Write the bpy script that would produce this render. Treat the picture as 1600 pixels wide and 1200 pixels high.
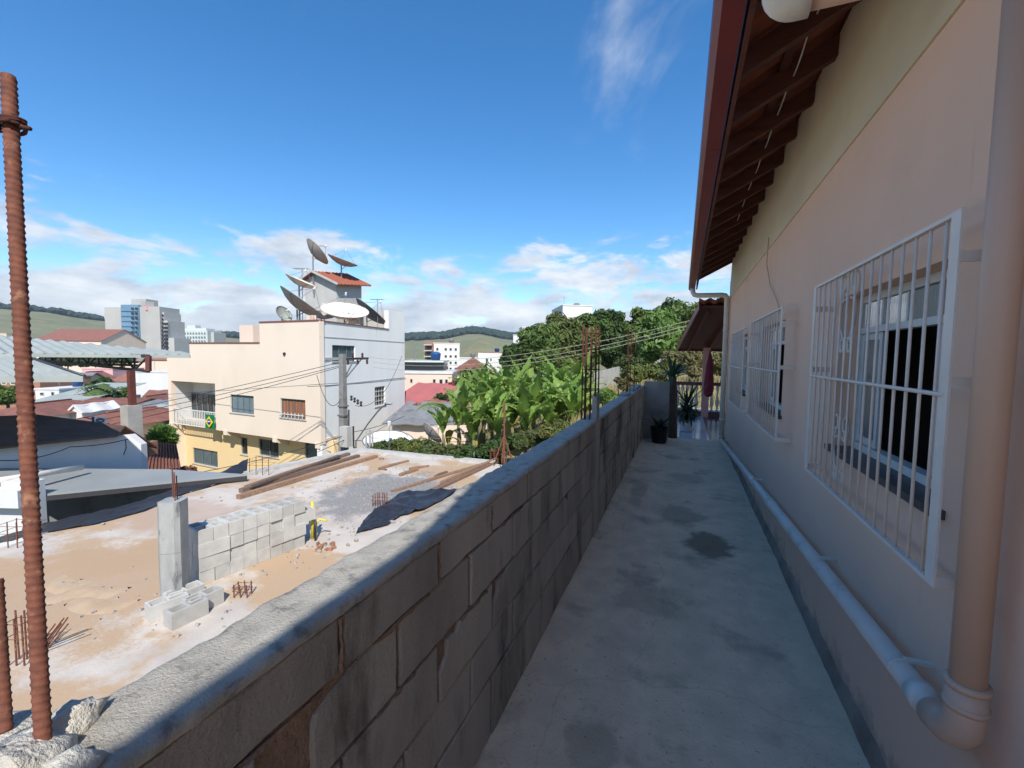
import bpy, bmesh, math, random
from mathutils import Vector, Matrix, noise
random.seed(7)
for o in list(bpy.data.objects): bpy.data.objects.remove(o)
S = bpy.context.scene
COL = S.collection
rad = math.radians

# ------------------------------------------------------------------ camera
FPX = 690.0                                   # focal length in photo pixels (1600 wide)
YAW, PITCH, ROLL = rad(21.2), rad(3.75), rad(0.7)
CAM = Vector((0, 0, 1.6))
F0 = Vector((-math.sin(YAW), math.cos(YAW), 0)); R0 = Vector((math.cos(YAW), math.sin(YAW), 0)); Z0 = Vector((0, 0, 1))
FW = F0*math.cos(PITCH) - Z0*math.sin(PITCH)
_u = F0*math.sin(PITCH) + Z0*math.cos(PITCH)
RT = R0*math.cos(ROLL) + _u*math.sin(ROLL)
UP = _u*math.cos(ROLL) - R0*math.sin(ROLL)
cd = bpy.data.cameras.new('camera'); cam = bpy.data.objects.new('camera', cd); COL.objects.link(cam)
cd.sensor_width = 36; cd.lens = FPX/1600*36; cd.clip_start = 0.05; cd.clip_end = 20000
M = Matrix((RT, UP, -FW)).transposed().to_4x4(); M.translation = CAM
cam.matrix_world = M
S.camera = cam

# ------------------------------------------------------------------ sky, sun, exposure
SUN_EL = 45.0
SUN_HEAD = 33.5                               # light travels this far left of the passage direction
ldir = Vector((-math.sin(rad(SUN_HEAD))*math.cos(rad(SUN_EL)), math.cos(rad(SUN_HEAD))*math.cos(rad(SUN_EL)), -math.sin(rad(SUN_EL))))
sd = bpy.data.lights.new('sun', 'SUN'); sun = bpy.data.objects.new('sun', sd); COL.objects.link(sun)
sd.energy = 2.75; sd.angle = rad(0.53); sd.color = (1.0, 0.95, 0.87)
sun.rotation_euler = ldir.to_track_quat('-Z', 'Y').to_euler()
W = bpy.data.worlds.new('World'); S.world = W; W.use_nodes = True
nt = W.node_tree; nt.nodes.clear()
def N(t, ty, **k):
    n = t.nodes.new(ty)
    for a, v in k.items():
        if a in ('i',):
            for kk, vv in v.items(): n.inputs[kk].default_value = vv
        else: setattr(n, a, v)
    return n
out = N(nt, 'ShaderNodeOutputWorld')
sky = N(nt, 'ShaderNodeTexSky', sky_type='NISHITA', sun_disc=False, sun_elevation=rad(SUN_EL), altitude=300.0, air_density=1.0, dust_density=0.25, ozone_density=2.6)
sp = -ldir
sky.sun_rotation = math.atan2(sp.x, sp.y)
hs = N(nt, 'ShaderNodeHueSaturation', i={'Saturation': 1.32, 'Value': 0.635}); nt.links.new(sky.outputs[0], hs.inputs['Color'])
bg = N(nt, 'ShaderNodeBackground', i={'Strength': 0.15}); nt.links.new(hs.outputs[0], bg.inputs[0])
# clouds: cumulus rows low over the horizon, thin wisps higher up
tc = N(nt, 'ShaderNodeTexCoord'); sx = N(nt, 'ShaderNodeSeparateXYZ'); nt.links.new(tc.outputs['Generated'], sx.inputs[0])
def mth(op, a, b=None, clamp=False, t=nt):
    n = N(t, 'ShaderNodeMath', operation=op, use_clamp=clamp)
    for k, v in enumerate((a, b)):
        if v is None: continue
        if isinstance(v, (int, float)): n.inputs[k].default_value = v
        else: t.links.new(v, n.inputs[k])
    return n.outputs[0]
def mrange(v, a, b, c, d, t=nt, smooth=True):
    n = N(t, 'ShaderNodeMapRange', interpolation_type='SMOOTHSTEP' if smooth else 'LINEAR')
    t.links.new(v, n.inputs['Value'])
    for k, x in zip(('From Min', 'From Max', 'To Min', 'To Max'), (a, b, c, d)): n.inputs[k].default_value = x
    return n.outputs[0]
az = mth('ARCTAN2', sx.outputs['X'], sx.outputs['Y'])
cvec = N(nt, 'ShaderNodeCombineXYZ')
nt.links.new(mth('MULTIPLY', az, 2.1), cvec.inputs[0]); nt.links.new(mth('MULTIPLY', sx.outputs['Z'], 6.0), cvec.inputs[1])
n1 = N(nt, 'ShaderNodeTexNoise', i={'Scale': 2.6, 'Detail': 10.0, 'Roughness': 0.60, 'Distortion': 0.3}); nt.links.new(cvec.outputs[0], n1.inputs['Vector'])
bandm = mrange(sx.outputs['Z'], 0.17, 0.34, 0.12, -0.20)
bandm = mth('ADD', bandm, mrange(sx.outputs['Z'], 0.0, 0.15, 0.22, 0.0))
cum = mrange(mth('ADD', n1.outputs[0], bandm), 0.53, 0.68, 0.0, 1.0)
WOFF = (5.0, 5.0, 0.0)
cv2 = N(nt, 'ShaderNodeCombineXYZ')
den = mth('ADD', sx.outputs['Z'], 0.25)
nt.links.new(mth('DIVIDE', sx.outputs['X'], den), cv2.inputs[0]); nt.links.new(mth('DIVIDE', sx.outputs['Y'], den), cv2.inputs[1])
n2 = N(nt, 'ShaderNodeTexNoise', i={'Scale': 1.15, 'Detail': 10.0, 'Roughness': 0.62, 'Distortion': 0.6}); wof = N(nt, 'ShaderNodeVectorMath', operation='ADD'); wof.inputs[1].default_value = WOFF; nt.links.new(cv2.outputs[0], wof.inputs[0]); nt.links.new(wof.outputs[0], n2.inputs['Vector'])
wisp = mrange(n2.outputs[0], 0.57, 0.84, 0.0, 0.55)
mask = mth('MAXIMUM', mth('MULTIPLY', cum, 0.93), wisp)
n3 = N(nt, 'ShaderNodeTexNoise', i={'Scale': 3.0, 'Detail': 7.0, 'Roughness': 0.6}); nt.links.new(cvec.outputs[0], n3.inputs['Vector'])
cr = N(nt, 'ShaderNodeValToRGB'); nt.links.new(n3.outputs[0], cr.inputs[0])
cr.color_ramp.elements[0].position = 0.36; cr.color_ramp.elements[0].color = (0.44, 0.50, 0.58, 1)
cr.color_ramp.elements[1].position = 0.66; cr.color_ramp.elements[1].color = (0.86, 0.88, 0.90, 1)
bg2 = N(nt, 'ShaderNodeBackground', i={'Strength': 0.60}); nt.links.new(cr.outputs[0], bg2.inputs[0])
mx = N(nt, 'ShaderNodeMixShader'); nt.links.new(mask, mx.inputs[0]); nt.links.new(bg.outputs[0], mx.inputs[1]); nt.links.new(bg2.outputs[0], mx.inputs[2])
nt.links.new(mx.outputs[0], out.inputs[0])
vs = S.view_settings; S.display_settings.display_device = 'sRGB'
vs.view_transform = 'Standard'; vs.look = 'None'; vs.gamma = 1; vs.exposure = 1.08; vs.use_curve_mapping = False
S.render.engine = 'CYCLES'; S.cycles.diffuse_bounces = 8; S.cycles.max_bounces = 14
S.render.resolution_x, S.render.resolution_y = 1024, 768

# ------------------------------------------------------------------ helpers
def ray(px, py): return RT*((px-800)/FPX) - UP*((py-600)/FPX) + FW
def at(px, py, d): return CAM + ray(px, py)*d                      # survey: photo pixel + distance -> place
def at_z(px, py, z):
    v = ray(px, py); return CAM + v*((z-CAM.z)/v.z)
def at_y(px, py, y):
    v = ray(px, py); return CAM + v*((y-CAM.y)/v.y)
def lin(r, g, b):
    f = lambda c: (c/255/12.92) if c/255 <= 0.04045 else ((c/255+0.055)/1.055)**2.4
    return (f(r), f(g), f(b), 1)
def scl(c, k): return (min(1, c[0]*k), min(1, c[1]*k), min(1, c[2]*k), 1)

def mat(name, c1, c2=None, scale=4.0, rough=0.85, bump=0.0, bscale=60.0, c3=None, s3=0.8, t3=(0.5, 0.7), metal=0.0, spec=0.3, stretch=None, rand=0.0, transl=0.0, bdist=0.01, bdetail=4.0):
    m = bpy.data.materials.new(name); m.use_nodes = True; t = m.node_tree; t.nodes.clear()
    o = N(t, 'ShaderNodeOutputMaterial'); b = N(t, 'ShaderNodeBsdfPrincipled')
    b.inputs['Roughness'].default_value = rough; b.inputs['Metallic'].default_value = metal; b.inputs['Specular IOR Level'].default_value = spec
    g = N(t, 'ShaderNodeNewGeometry'); vec = g.outputs['Position']
    if stretch:
        mp = N(t, 'ShaderNodeMapping'); mp.inputs['Scale'].default_value = stretch; t.links.new(vec, mp.inputs[0]); svec = mp.outputs[0]
    else: svec = vec
    c2 = c2 or scl(c1, 0.82)
    n = N(t, 'ShaderNodeTexNoise', i={'Scale': scale, 'Detail': 6.0, 'Roughness': 0.6}); t.links.new(svec, n.inputs['Vector'])
    r = N(t, 'ShaderNodeValToRGB'); t.links.new(n.outputs[0], r.inputs[0])
    r.color_ramp.elements[0].position = 0.35; r.color_ramp.elements[0].color = c1
    r.color_ramp.elements[1].position = 0.68; r.color_ramp.elements[1].color = c2
    colr = r.outputs[0]
    if c3:
        n3 = N(t, 'ShaderNodeTexNoise', i={'Scale': s3, 'Detail': 8.0, 'Roughness': 0.62}); t.links.new(svec, n3.inputs['Vector'])
        k = mrange(n3.outputs[0], t3[0], t3[1], 0, 1, t)
        mm = N(t, 'ShaderNodeMix', data_type='RGBA'); t.links.new(k, mm.inputs[0]); t.links.new(colr, mm.inputs[6]); mm.inputs[7].default_value = c3
        colr = mm.outputs[2]
    if rand:
        oi = N(t, 'ShaderNodeObjectInfo'); v = mrange(oi.outputs['Random'], 0, 1, 1-rand, 1+rand, t, False)
        h = N(t, 'ShaderNodeHueSaturation'); t.links.new(v, h.inputs['Value']); t.links.new(colr, h.inputs['Color']); colr = h.outputs[0]
    t.links.new(colr, b.inputs['Base Color'])
    if bump:
        nb = N(t, 'ShaderNodeTexNoise', i={'Scale': bscale, 'Detail': bdetail, 'Roughness': 0.65}); t.links.new(vec, nb.inputs['Vector'])
        bp = N(t, 'ShaderNodeBump', i={'Strength': bump, 'Distance': bdist}); t.links.new(nb.outputs[0], bp.inputs['Height']); t.links.new(bp.outputs[0], b.inputs['Normal'])
    if transl:
        tr = N(t, 'ShaderNodeBsdfTranslucent'); t.links.new(colr, tr.inputs[0])
        ms = N(t, 'ShaderNodeMixShader', i={0: transl}); t.links.new(b.outputs[0], ms.inputs[1]); t.links.new(tr.outputs[0], ms.inputs[2]); t.links.new(ms.outputs[0], o.inputs[0])
    else: t.links.new(b.outputs[0], o.inputs[0])
    m['bsdf'] = b.name
    return m

def glass_mat(name, col, rough=0.08, spec=0.6):
    return mat(name, col, scl(col, 0.8), rough=rough, spec=spec)

def wloc(o):
    v = Vector((0, 0, 0))
    while o: v += o.location; o = o.parent
    return v
class MB:
    def __init__(s): s.v = []; s.f = []
    def add(s, vs, fs):
        k = len(s.v); s.v += [Vector(p) for p in vs]; s.f += [tuple(i+k for i in f) for f in fs]; return s
    def box(s, c, d, rot=None):
        hx, hy, hz = d[0]/2, d[1]/2, d[2]/2
        p = [Vector((x, y, z)) for x in (-hx, hx) for y in (-hy, hy) for z in (-hz, hz)]
        if rot is not None: p = [rot @ q for q in p]
        c = Vector(c)
        return s.add([q+c for q in p], [(0, 1, 3, 2), (4, 6, 7, 5), (0, 4, 5, 1), (2, 3, 7, 6), (0, 2, 6, 4), (1, 5, 7, 3)])
    def bb(s, p0, p1):
        return s.box([(a+b)/2 for a, b in zip(p0, p1)], [abs(b-a) for a, b in zip(p0, p1)])
    def beam(s, a, b, w, h, up=(0, 0, 1)):
        a = Vector(a); b = Vector(b); y = (b-a); L = y.length; y.normalize()
        x = y.cross(Vector(up))
        if x.length < 1e-4: x = y.cross(Vector((1, 0, 0)))
        x.normalize(); z = x.cross(y)
        return s.box((a+b)/2, (w, L, h), Matrix((x, y, z)).transposed())
    def tube(s, pts, r, n=8, cap=True):
        pts = [Vector(p) for p in pts]; rs = r if isinstance(r, (list, tuple)) else [r]*len(pts)
        k = len(s.v); px = None
        for i, p in enumerate(pts):
            d = (pts[min(i+1, len(pts)-1)]-pts[max(i-1, 0)]).normalized()
            x = px if px is not None else (Vector((0, 0, 1)) if abs(d.z) < .9 else Vector((1, 0, 0)))
            x = (x-d*x.dot(d)); x.normalize(); px = x; y = d.cross(x)
            for j in range(n):
                a = 2*math.pi*j/n; s.v.append(p+(x*math.cos(a)+y*math.sin(a))*rs[i])
        for i in range(len(pts)-1):
            for j in range(n):
                a = k+i*n+j; b = k+i*n+(j+1) % n; s.f.append((a, b, b+n, a+n))
        if cap:
            s.f.append(tuple(k+j for j in reversed(range(n)))); s.f.append(tuple(k+(len(pts)-1)*n+j for j in range(n)))
        return s
    def lathe(s, prof, n=16, c=(0, 0, 0), wob=None):
        k = len(s.v); c = Vector(c)
        for i, (r, z) in enumerate(prof):
            for j in range(n):
                a = 2*math.pi*j/n; rr = r*(1+(wob(a, i) if wob else 0)); s.v.append(c+Vector((rr*math.cos(a), rr*math.sin(a), z)))
        for i in range(len(prof)-1):
            for j in range(n):
                a = k+i*n+j; b = k+i*n+(j+1) % n; s.f.append((a, b, b+n, a+n))
        s.f.append(tuple(k+j for j in reversed(range(n)))); s.f.append(tuple(k+(len(prof)-1)*n+j for j in range(n)))
        return s
    def poly(s, pts, off):                                            # prism: polygon swept by a vector
        pts = [Vector(p) for p in pts]; n = len(pts); off = Vector(off)
        return s.add(pts+[p+off for p in pts], [tuple(reversed(range(n))), tuple(range(n, 2*n))]+[(i, (i+1) % n, (i+1) % n+n, i+n) for i in range(n)])
    def grid(s, fn, nu, nv):
        k = len(s.v)
        for i in range(nu+1):
            for j in range(nv+1): s.v.append(Vector(fn(i/nu, j/nv)))
        for i in range(nu):
            for j in range(nv):
                a = k+i*(nv+1)+j; s.f.append((a, a+nv+1, a+nv+2, a+1))
        return s
    def mesh(s, name, m, smooth=False, off=None):
        me = bpy.data.meshes.new(name)
        off = off or Vector((0, 0, 0))
        me.from_pydata([tuple(p-off) for p in s.v], [], s.f); me.update()
        bm = bmesh.new(); bm.from_mesh(me); bmesh.ops.recalc_face_normals(bm, faces=bm.faces)
        bm.to_mesh(me); bm.free()
        if m: me.materials.append(m)
        if smooth:
            me.polygons.foreach_set('use_smooth', [True]*len(me.polygons))
        return me
    def build(s, name, m, parent=None, smooth=False, origin=None):
        off = wloc(parent) if parent else (Vector(origin) if origin is not None else Vector((0, 0, 0)))
        me = s.mesh(name, m, smooth, off)
        return link(name, me, parent, loc=None if parent else off)
def link(name, me, parent=None, loc=None, rot=None, scale=None):
    o = bpy.data.objects.new(name, me); COL.objects.link(o); o.parent = parent
    if loc is not None: o.location = loc
    if rot is not None: o.rotation_euler = rot
    if scale is not None: o.scale = scale if hasattr(scale, '__len__') else (scale,)*3
    return o
def tag(o, label, cat, group=None):
    o['label'] = label; o['category'] = cat
    if group: o['group'] = group
    return o
def kind(o, k): o['kind'] = k; return o
def thing(name, label, cat, loc=(0, 0, 0), group=None):
    o = bpy.data.objects.new(name, None); COL.objects.link(o); o.location = loc; o.empty_display_size = .2
    return tag(o, label, cat, group)
def arc(c, r, a0, a1, u, v, n=8):
    c = Vector(c); u = Vector(u); v = Vector(v)
    return [c+u*(r*math.cos(a0+(a1-a0)*i/n))+v*(r*math.sin(a0+(a1-a0)*i/n)) for i in range(n+1)]
def wire_pts(a, b, sag, n=14):
    a = Vector(a); b = Vector(b)
    return [a.lerp(b, i/n)-Vector((0, 0, sag*4*(i/n)*(1-i/n))) for i in range(n+1)]
def fb(p, sc=1.0, o=4):
    return noise.fractal(Vector(p)*sc, 1.0, 2.0, o)
ORD = ['first', 'second', 'third', 'fourth', 'fifth', 'sixth', 'seventh', 'eighth', 'ninth', 'tenth', 'eleventh', 'twelfth']

# ------------------------------------------------------------------ materials
m_floor = mat('passage_concrete', (0.86, 0.68, 0.48, 1), (0.70, 0.55, 0.39, 1), 5.5, 0.8, 0.6, 70, c3=(0.46, 0.375, 0.265, 1), s3=2.1, t3=(0.52, 0.70), bdist=.01)
m_block = mat('weathered_block', (0.52, 0.445, 0.36, 1), (0.37, 0.315, 0.255, 1), 4.0, 0.95, 1.0, 90, c3=(0.15, 0.125, 0.10, 1), s3=3.4, t3=(0.50, 0.66), stretch=(1, 1, .28), rand=.14, bdist=.014, bdetail=8)
m_joint = mat('stained_mortar', (0.34, 0.22, 0.14, 1), (0.17, 0.12, 0.085, 1), 9, 0.95, 1.0, 40, bdist=.02)
m_cap = mat('rough_mortar_cap', (0.54, 0.50, 0.425, 1), (0.40, 0.37, 0.315, 1), 11, 0.95, 1.0, 190, c3=(0.22, 0.21, 0.195, 1), s3=22, t3=(.52, .72), bdist=.008, bdetail=8)
m_lump = mat('pale_mortar', (0.62, 0.59, 0.52, 1), (0.42, 0.39, 0.33, 1), 14, 0.95, 1.0, 70, bdist=.01)
m_rust = mat('rusty_steel', (0.20, 0.072, 0.043, 1), (0.11, 0.042, 0.03, 1), 60, 0.8, 0.6, 300, c3=(0.30, 0.15, 0.09, 1), s3=32, t3=(.55, .68), spec=.35, bdist=.001)
m_rust_dark = mat('dark_rusty_steel', (0.10, 0.035, 0.022, 1), (0.06, 0.022, 0.016, 1), 30, 0.85)
m_pink = mat('pink_wall_paint', (0.84, 0.555, 0.405, 1), (0.80, 0.53, 0.39, 1), 1.5, 0.8, 0.45, 55, c3=(0.70, 0.48, 0.365, 1), s3=.9, t3=(.52, .8), bdist=.003)
m_cream = mat('cream_wall_paint', (0.70, 0.60, 0.42, 1), (0.62, 0.53, 0.38, 1), 1.6, 0.75, 0.3, 60, bdist=.004)
m_plinth = mat('stained_plinth', (0.40, 0.31, 0.24, 1), (0.22, 0.175, 0.135, 1), 5, 0.95, 0.8, 40, bdist=.01)
m_gutter = mat('maroon_gutter', (0.19, 0.032, 0.030, 1), (0.15, 0.027, 0.026, 1), 3, 0.45, spec=.4)
m_rafter = mat('dark_stained_timber', (0.13, 0.046, 0.033, 1), (0.08, 0.030, 0.023, 1), 8, 0.7, .3, 40, stretch=(.3, 3, 3))
m_tile = mat('clay_roof_tile', (0.33, 0.105, 0.060, 1), (0.22, 0.072, 0.046, 1), 9, 0.85, .3, 60, rand=.25)
m_pvc = mat('white_pvc', (0.72, 0.675, 0.60, 1), (0.62, 0.58, 0.52, 1), 4, 0.4, spec=.4, c3=(.38, .37, .34, 1), s3=4, t3=(.58, .8))
m_pvc_cream = mat('painted_pvc', (0.62, 0.40, 0.29, 1), (0.57, 0.37, 0.27, 1), 2, 0.45, spec=.4)
m_grille = mat('white_grille_paint', (0.80, 0.71, 0.63, 1), (0.68, 0.60, 0.54, 1), 6, 0.5, spec=.35, c3=(.45, .33, .25, 1), s3=9, t3=(.64, .78))
m_wframe = mat('white_window_frame', (0.66, 0.68, 0.68, 1), (0.56, 0.58, 0.58, 1), 5, 0.45)
m_sill = mat('dark_granite_sill', (0.06, 0.06, 0.062, 1), (0.10, 0.10, 0.10, 1), 30, 0.4)
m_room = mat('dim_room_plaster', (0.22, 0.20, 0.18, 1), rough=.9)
def ribbed_glass(name):
    m = bpy.data.materials.new(name); m.use_nodes = True; t = m.node_tree; b = t.nodes['Principled BSDF']
    b.inputs['Base Color'].default_value = (.30, .34, .34, 1); b.inputs['Roughness'].default_value = .12; b.inputs['Specular IOR Level'].default_value = 1.0
    b.inputs['Transmission Weight'].default_value = .45
    return m
m_ribbed = ribbed_glass('ribbed_glass')
m_slab = None
m_paleblk = mat('pale_concrete_block', (0.53, 0.52, 0.485, 1), (0.42, 0.41, 0.385, 1), 5, 0.95, .6, 120, rand=.12, bdist=.004)
m_colm = mat('new_column_concrete', (0.42, 0.43, 0.41, 1), (0.26, 0.27, 0.26, 1), 3.2, 0.9, .6, 50, c3=(.17, .18, .175, 1), s3=4.5, t3=(.55, .62), stretch=(1, 1, .4), bdist=.006)
m_wood = mat('weathered_plank', (0.30, 0.19, 0.125, 1), (0.20, 0.125, 0.085, 1), 12, 0.9, .5, 60, rand=.25)
m_wood_old = mat('grey_brown_plank', (0.22, 0.15, 0.115, 1), (0.14, 0.10, 0.08, 1), 14, 0.9, .5, 60, rand=.2)
m_tarp = mat('black_plastic', (0.022, 0.022, 0.028, 1), (0.035, 0.035, 0.042, 1), 6, 0.38, .4, 14, spec=.5, bdist=.03)
m_yellow = mat('yellow_conduit', (0.75, 0.62, 0.05, 1), rough=.5)
m_peach = mat('peach_render', (0.80, 0.68, 0.55, 1), (0.765, 0.645, 0.52, 1), .5, 0.85, c3=(.70, .59, .48, 1), s3=.35, t3=(.55, .8), stretch=(1, 1, .5))
m_yell = mat('yellow_render', (0.80, 0.60, 0.32, 1), (0.76, 0.57, 0.31, 1), .6, 0.85)
m_whitew = mat('white_render', (0.88, 0.87, 0.82, 1), (0.80, 0.79, 0.75, 1), .7, 0.85, c3=(.36, .37, .35, 1), s3=.55, t3=(.57, .74), stretch=(1, 1, .16))
m_clean = mat('clean_white', (0.70, 0.69, 0.67, 1), (0.62, 0.61, 0.59, 1), .8, .85, c3=(.43, .42, .40, 1), s3=.5, t3=(.58, .78), stretch=(1, 1, .18))
m_bluegrey = mat('blue_grey_frame', (0.14, 0.19, 0.21, 1), rough=.5)
m_glass = glass_mat('window_glass', (0.085, 0.125, 0.14, 1))
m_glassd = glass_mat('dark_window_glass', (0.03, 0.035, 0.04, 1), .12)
m_curt_g = mat('grey_curtain', (0.20, 0.25, 0.27, 1), (.12, .16, .18, 1), 9, .9, stretch=(1, 1, .05))
m_curt_o = mat('orange_curtain', (0.42, 0.16, 0.07, 1), (.16, .08, .055, 1), 9, .9, stretch=(1, 1, .05))
m_coping = mat('red_coping', (0.30, 0.10, 0.075, 1), (.22, .08, .06, 1), 4, .8)
m_redroof = mat('red_roof', (0.27, 0.115, 0.085, 1), (.17, .08, .062, 1), 1.6, .85, rand=.3)
m_redmetal = mat('red_sheet_roof', (0.50, 0.15, 0.13, 1), (.44, .13, .11, 1), .8, .6)
m_greyroof = mat('grey_fibre_roof', (0.24, 0.245, 0.25, 1), (.17, .175, .18, 1), 1.5, .9, c3=(.11, .11, .11, 1), s3=1.1, t3=(.5, .75))
m_zinc = mat('galvanised_sheet', (0.36, 0.385, 0.35, 1), (.30, .325, .30, 1), .7, .7, spec=.3)
m_canopy = mat('grey_painted_sheet', (0.30, 0.315, 0.31, 1), (.25, .265, .26, 1), .8, .55, spec=.4)
m_brownroof = mat('brown_board_roof', (0.14, 0.085, 0.065, 1), (.085, .055, .046, 1), 3, .85, stretch=(.3, .3, 9))
m_steel = mat('red_oxide_steel', (0.16, 0.05, 0.038, 1), (.10, .036, .03, 1), 5, .7)
m_darksteel = mat('dark_steel', (0.05, 0.048, 0.05, 1), rough=.6)
m_galv = mat('galvanised_steel', (0.30, 0.31, 0.32, 1), (.22, .23, .24, 1), 6, .5, metal=.5)
m_dish = mat('white_dish', (0.74, 0.74, 0.71, 1), (.66, .66, .63, 1), 2, .6)
m_mesh = mat('brown_dish_mesh', (0.42, 0.37, 0.33, 1), (.34, .30, .27, 1), 3, .8)
m_meshd = mat('dark_dish_mesh', (0.15, 0.155, 0.16, 1), (.11, .115, .12, 1), 3, .8)
m_grey_render = mat('grey_render', (0.50, 0.49, 0.46, 1), (.42, .41, .385, 1), 1.0, .9)
m_polec = mat('pole_concrete', (0.27, 0.26, 0.24, 1), (.19, .18, .17, 1), 5, .9)
m_wire = mat('black_wire', (0.035, 0.035, 0.037, 1), rough=.6)
m_wire_y = mat('pale_wire', (0.45, 0.44, 0.32, 1), rough=.6)
m_hr = mat('highrise_concrete', (0.45, 0.44, 0.405, 1), (.39, .385, .36, 1), .12, .9)
m_blue = mat('blue_facade', (0.17, 0.29, 0.40, 1), (.13, .24, .34, 1), .1, .6)
m_mint = mat('mint_facade', (0.56, 0.60, 0.57, 1), (.50, .54, .52, 1), .1, .8)
m_pinkh = mat('pink_house', (0.72, 0.42, 0.42, 1), rough=.85)
m_beige = mat('beige_house', (0.66, 0.55, 0.43, 1), (.58, .48, .38, 1), .5, .85)
m_peachh = mat('pale_peach_house', (0.78, 0.62, 0.50, 1), (.72, .57, .46, 1), .4, .85)
m_brick = mat('raw_brick', (0.40, 0.20, 0.125, 1), (.30, .15, .10, 1), 4, .9)
m_leafm = mat('mango_leaves', (0.07, 0.13, 0.027, 1), (.15, .205, .05, 1), .55, .5, transl=.25, spec=.35)
m_leafd = mat('dark_leaves', (0.034, 0.074, 0.018, 1), (.07, .118, .03, 1), .6, .5, transl=.2, spec=.35)
m_leafy = mat('yellow_green_leaves', (0.115, 0.150, 0.035, 1), (.16, .17, .055, 1), .9, .6, transl=.3)
m_leafo = mat('olive_dry_leaves', (0.135, 0.135, 0.050, 1), (.20, .165, .075, 1), .9, .7, transl=.25)
m_banana = mat('banana_leaf', (0.16, 0.27, 0.045, 1), (.25, .36, .08, 1), 1.1, .45, transl=.35, spec=.4, rand=.28)
m_banstem = mat('banana_stem', (0.20, 0.19, 0.085, 1), (.12, .095, .05, 1), 4, .8)
m_banyel = mat('yellowed_banana_leaf', (0.42, 0.36, 0.06, 1), (.34, .24, .06, 1), 3, .6, transl=.3)
m_bark = mat('bark', (0.13, 0.10, 0.075, 1), (.085, .065, .05, 1), 5, .95)
m_palm = mat('palm_fronds', (0.085, 0.135, 0.045, 1), (.12, .17, .06, 1), 2, .5, transl=.2)
m_hill = None
m_far_wood = mat('far_wood', (0.020, 0.040, 0.032, 1), (.035, .058, .040, 1), .03, .9)
m_pot = mat('black_bucket', (0.012, 0.012, 0.013, 1), rough=.5)
m_plantd = mat('dark_house_plant', (0.018, 0.038, 0.018, 1), (.03, .055, .022, 1), 6, .45)
m_yucca = mat('yucca_blade', (0.035, 0.075, 0.035, 1), (.05, .10, .045, 1), 6, .45)
m_trunkb = mat('brown_trunk', (0.10, 0.078, 0.058, 1), (.07, .055, .042, 1), 12, .9)
m_rail = mat('brown_rail', (0.11, 0.055, 0.045, 1), rough=.6)
m_baluster = mat('pale_baluster', (0.62, 0.56, 0.48, 1), rough=.7)
m_post = mat('pink_post', (0.50, 0.27, 0.25, 1), rough=.7)
m_bag = mat('maroon_cloth', (0.155, 0.022, 0.035, 1), (.11, .016, .026, 1), 8, .85)
m_tilew = mat('white_floor_tile', (0.55, 0.55, 0.58, 1), rough=.15, spec=.6)
m_tiler = mat('maroon_floor_tile', (0.16, 0.06, 0.06, 1), rough=.2, spec=.6)
m_endwall = mat('grey_end_render', (0.36, 0.325, 0.28, 1), (.20, .18, .16, 1), 3, .9)
m_green = mat('flag_green', (0.0, 0.20, 0.06, 1), rough=.8)
m_fyel = mat('flag_yellow', (0.80, 0.60, 0.02, 1), rough=.8)
m_fblue = mat('flag_blue', (0.01, 0.03, 0.22, 1), rough=.8)
m_signb = mat('sign_blue', (0.02, 0.06, 0.22, 1), rough=.4)
m_tank = mat('blue_tank', (0.03, 0.10, 0.28, 1), rough=.5)
m_retain = mat('pale_retaining_wall', (0.45, 0.43, 0.39, 1), (.30, .29, .26, 1), 1.2, .95)
m_bush = mat('bush_leaves', (0.060, 0.095, 0.025, 1), (.105, .125, .045, 1), 1.2, .6, transl=.25)
m_flower = mat('reddish_leaves', (0.20, 0.06, 0.06, 1), (.13, .08, .04, 1), 3, .6)
m_stub = mat('weathered_stub', (0.42, 0.40, 0.37, 1), (.25, .24, .225, 1), 12, .95)

# floor gets damp patches of its own
def add_patches(m, spots, col):
    t = m.node_tree; b = t.nodes[m['bsdf']]
    src = b.inputs['Base Color'].links[0].from_socket
    g = N(t, 'ShaderNodeNewGeometry')
    nz = N(t, 'ShaderNodeTexNoise', i={'Scale': 2.6, 'Detail': 10.0, 'Roughness': .78}); t.links.new(g.outputs['Position'], nz.inputs['Vector'])
    rgh = None
    for (x, y, rx, ry, k) in spots:
        mp = N(t, 'ShaderNodeMapping'); mp.inputs['Location'].default_value = (-x/rx, -y/ry, 0); mp.inputs['Scale'].default_value = (1/rx, 1/ry, 0)
        t.links.new(g.outputs['Position'], mp.inputs[0])
        vl = N(t, 'ShaderNodeVectorMath', operation='LENGTH'); t.links.new(mp.outputs[0], vl.inputs[0])
        d = mth('ADD', vl.outputs['Value'], mth('MULTIPLY', nz.outputs[0], 1.9, t=t), t=t)
        f = mrange(d, 1.50, 1.85, k, 0, t)
        mm = N(t, 'ShaderNodeMix', data_type='RGBA'); t.links.new(f, mm.inputs[0]); t.links.new(src, mm.inputs[6]); mm.inputs[7].default_value = col
        src = mm.outputs[2]
    t.links.new(src, b.inputs['Base Color'])
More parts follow.
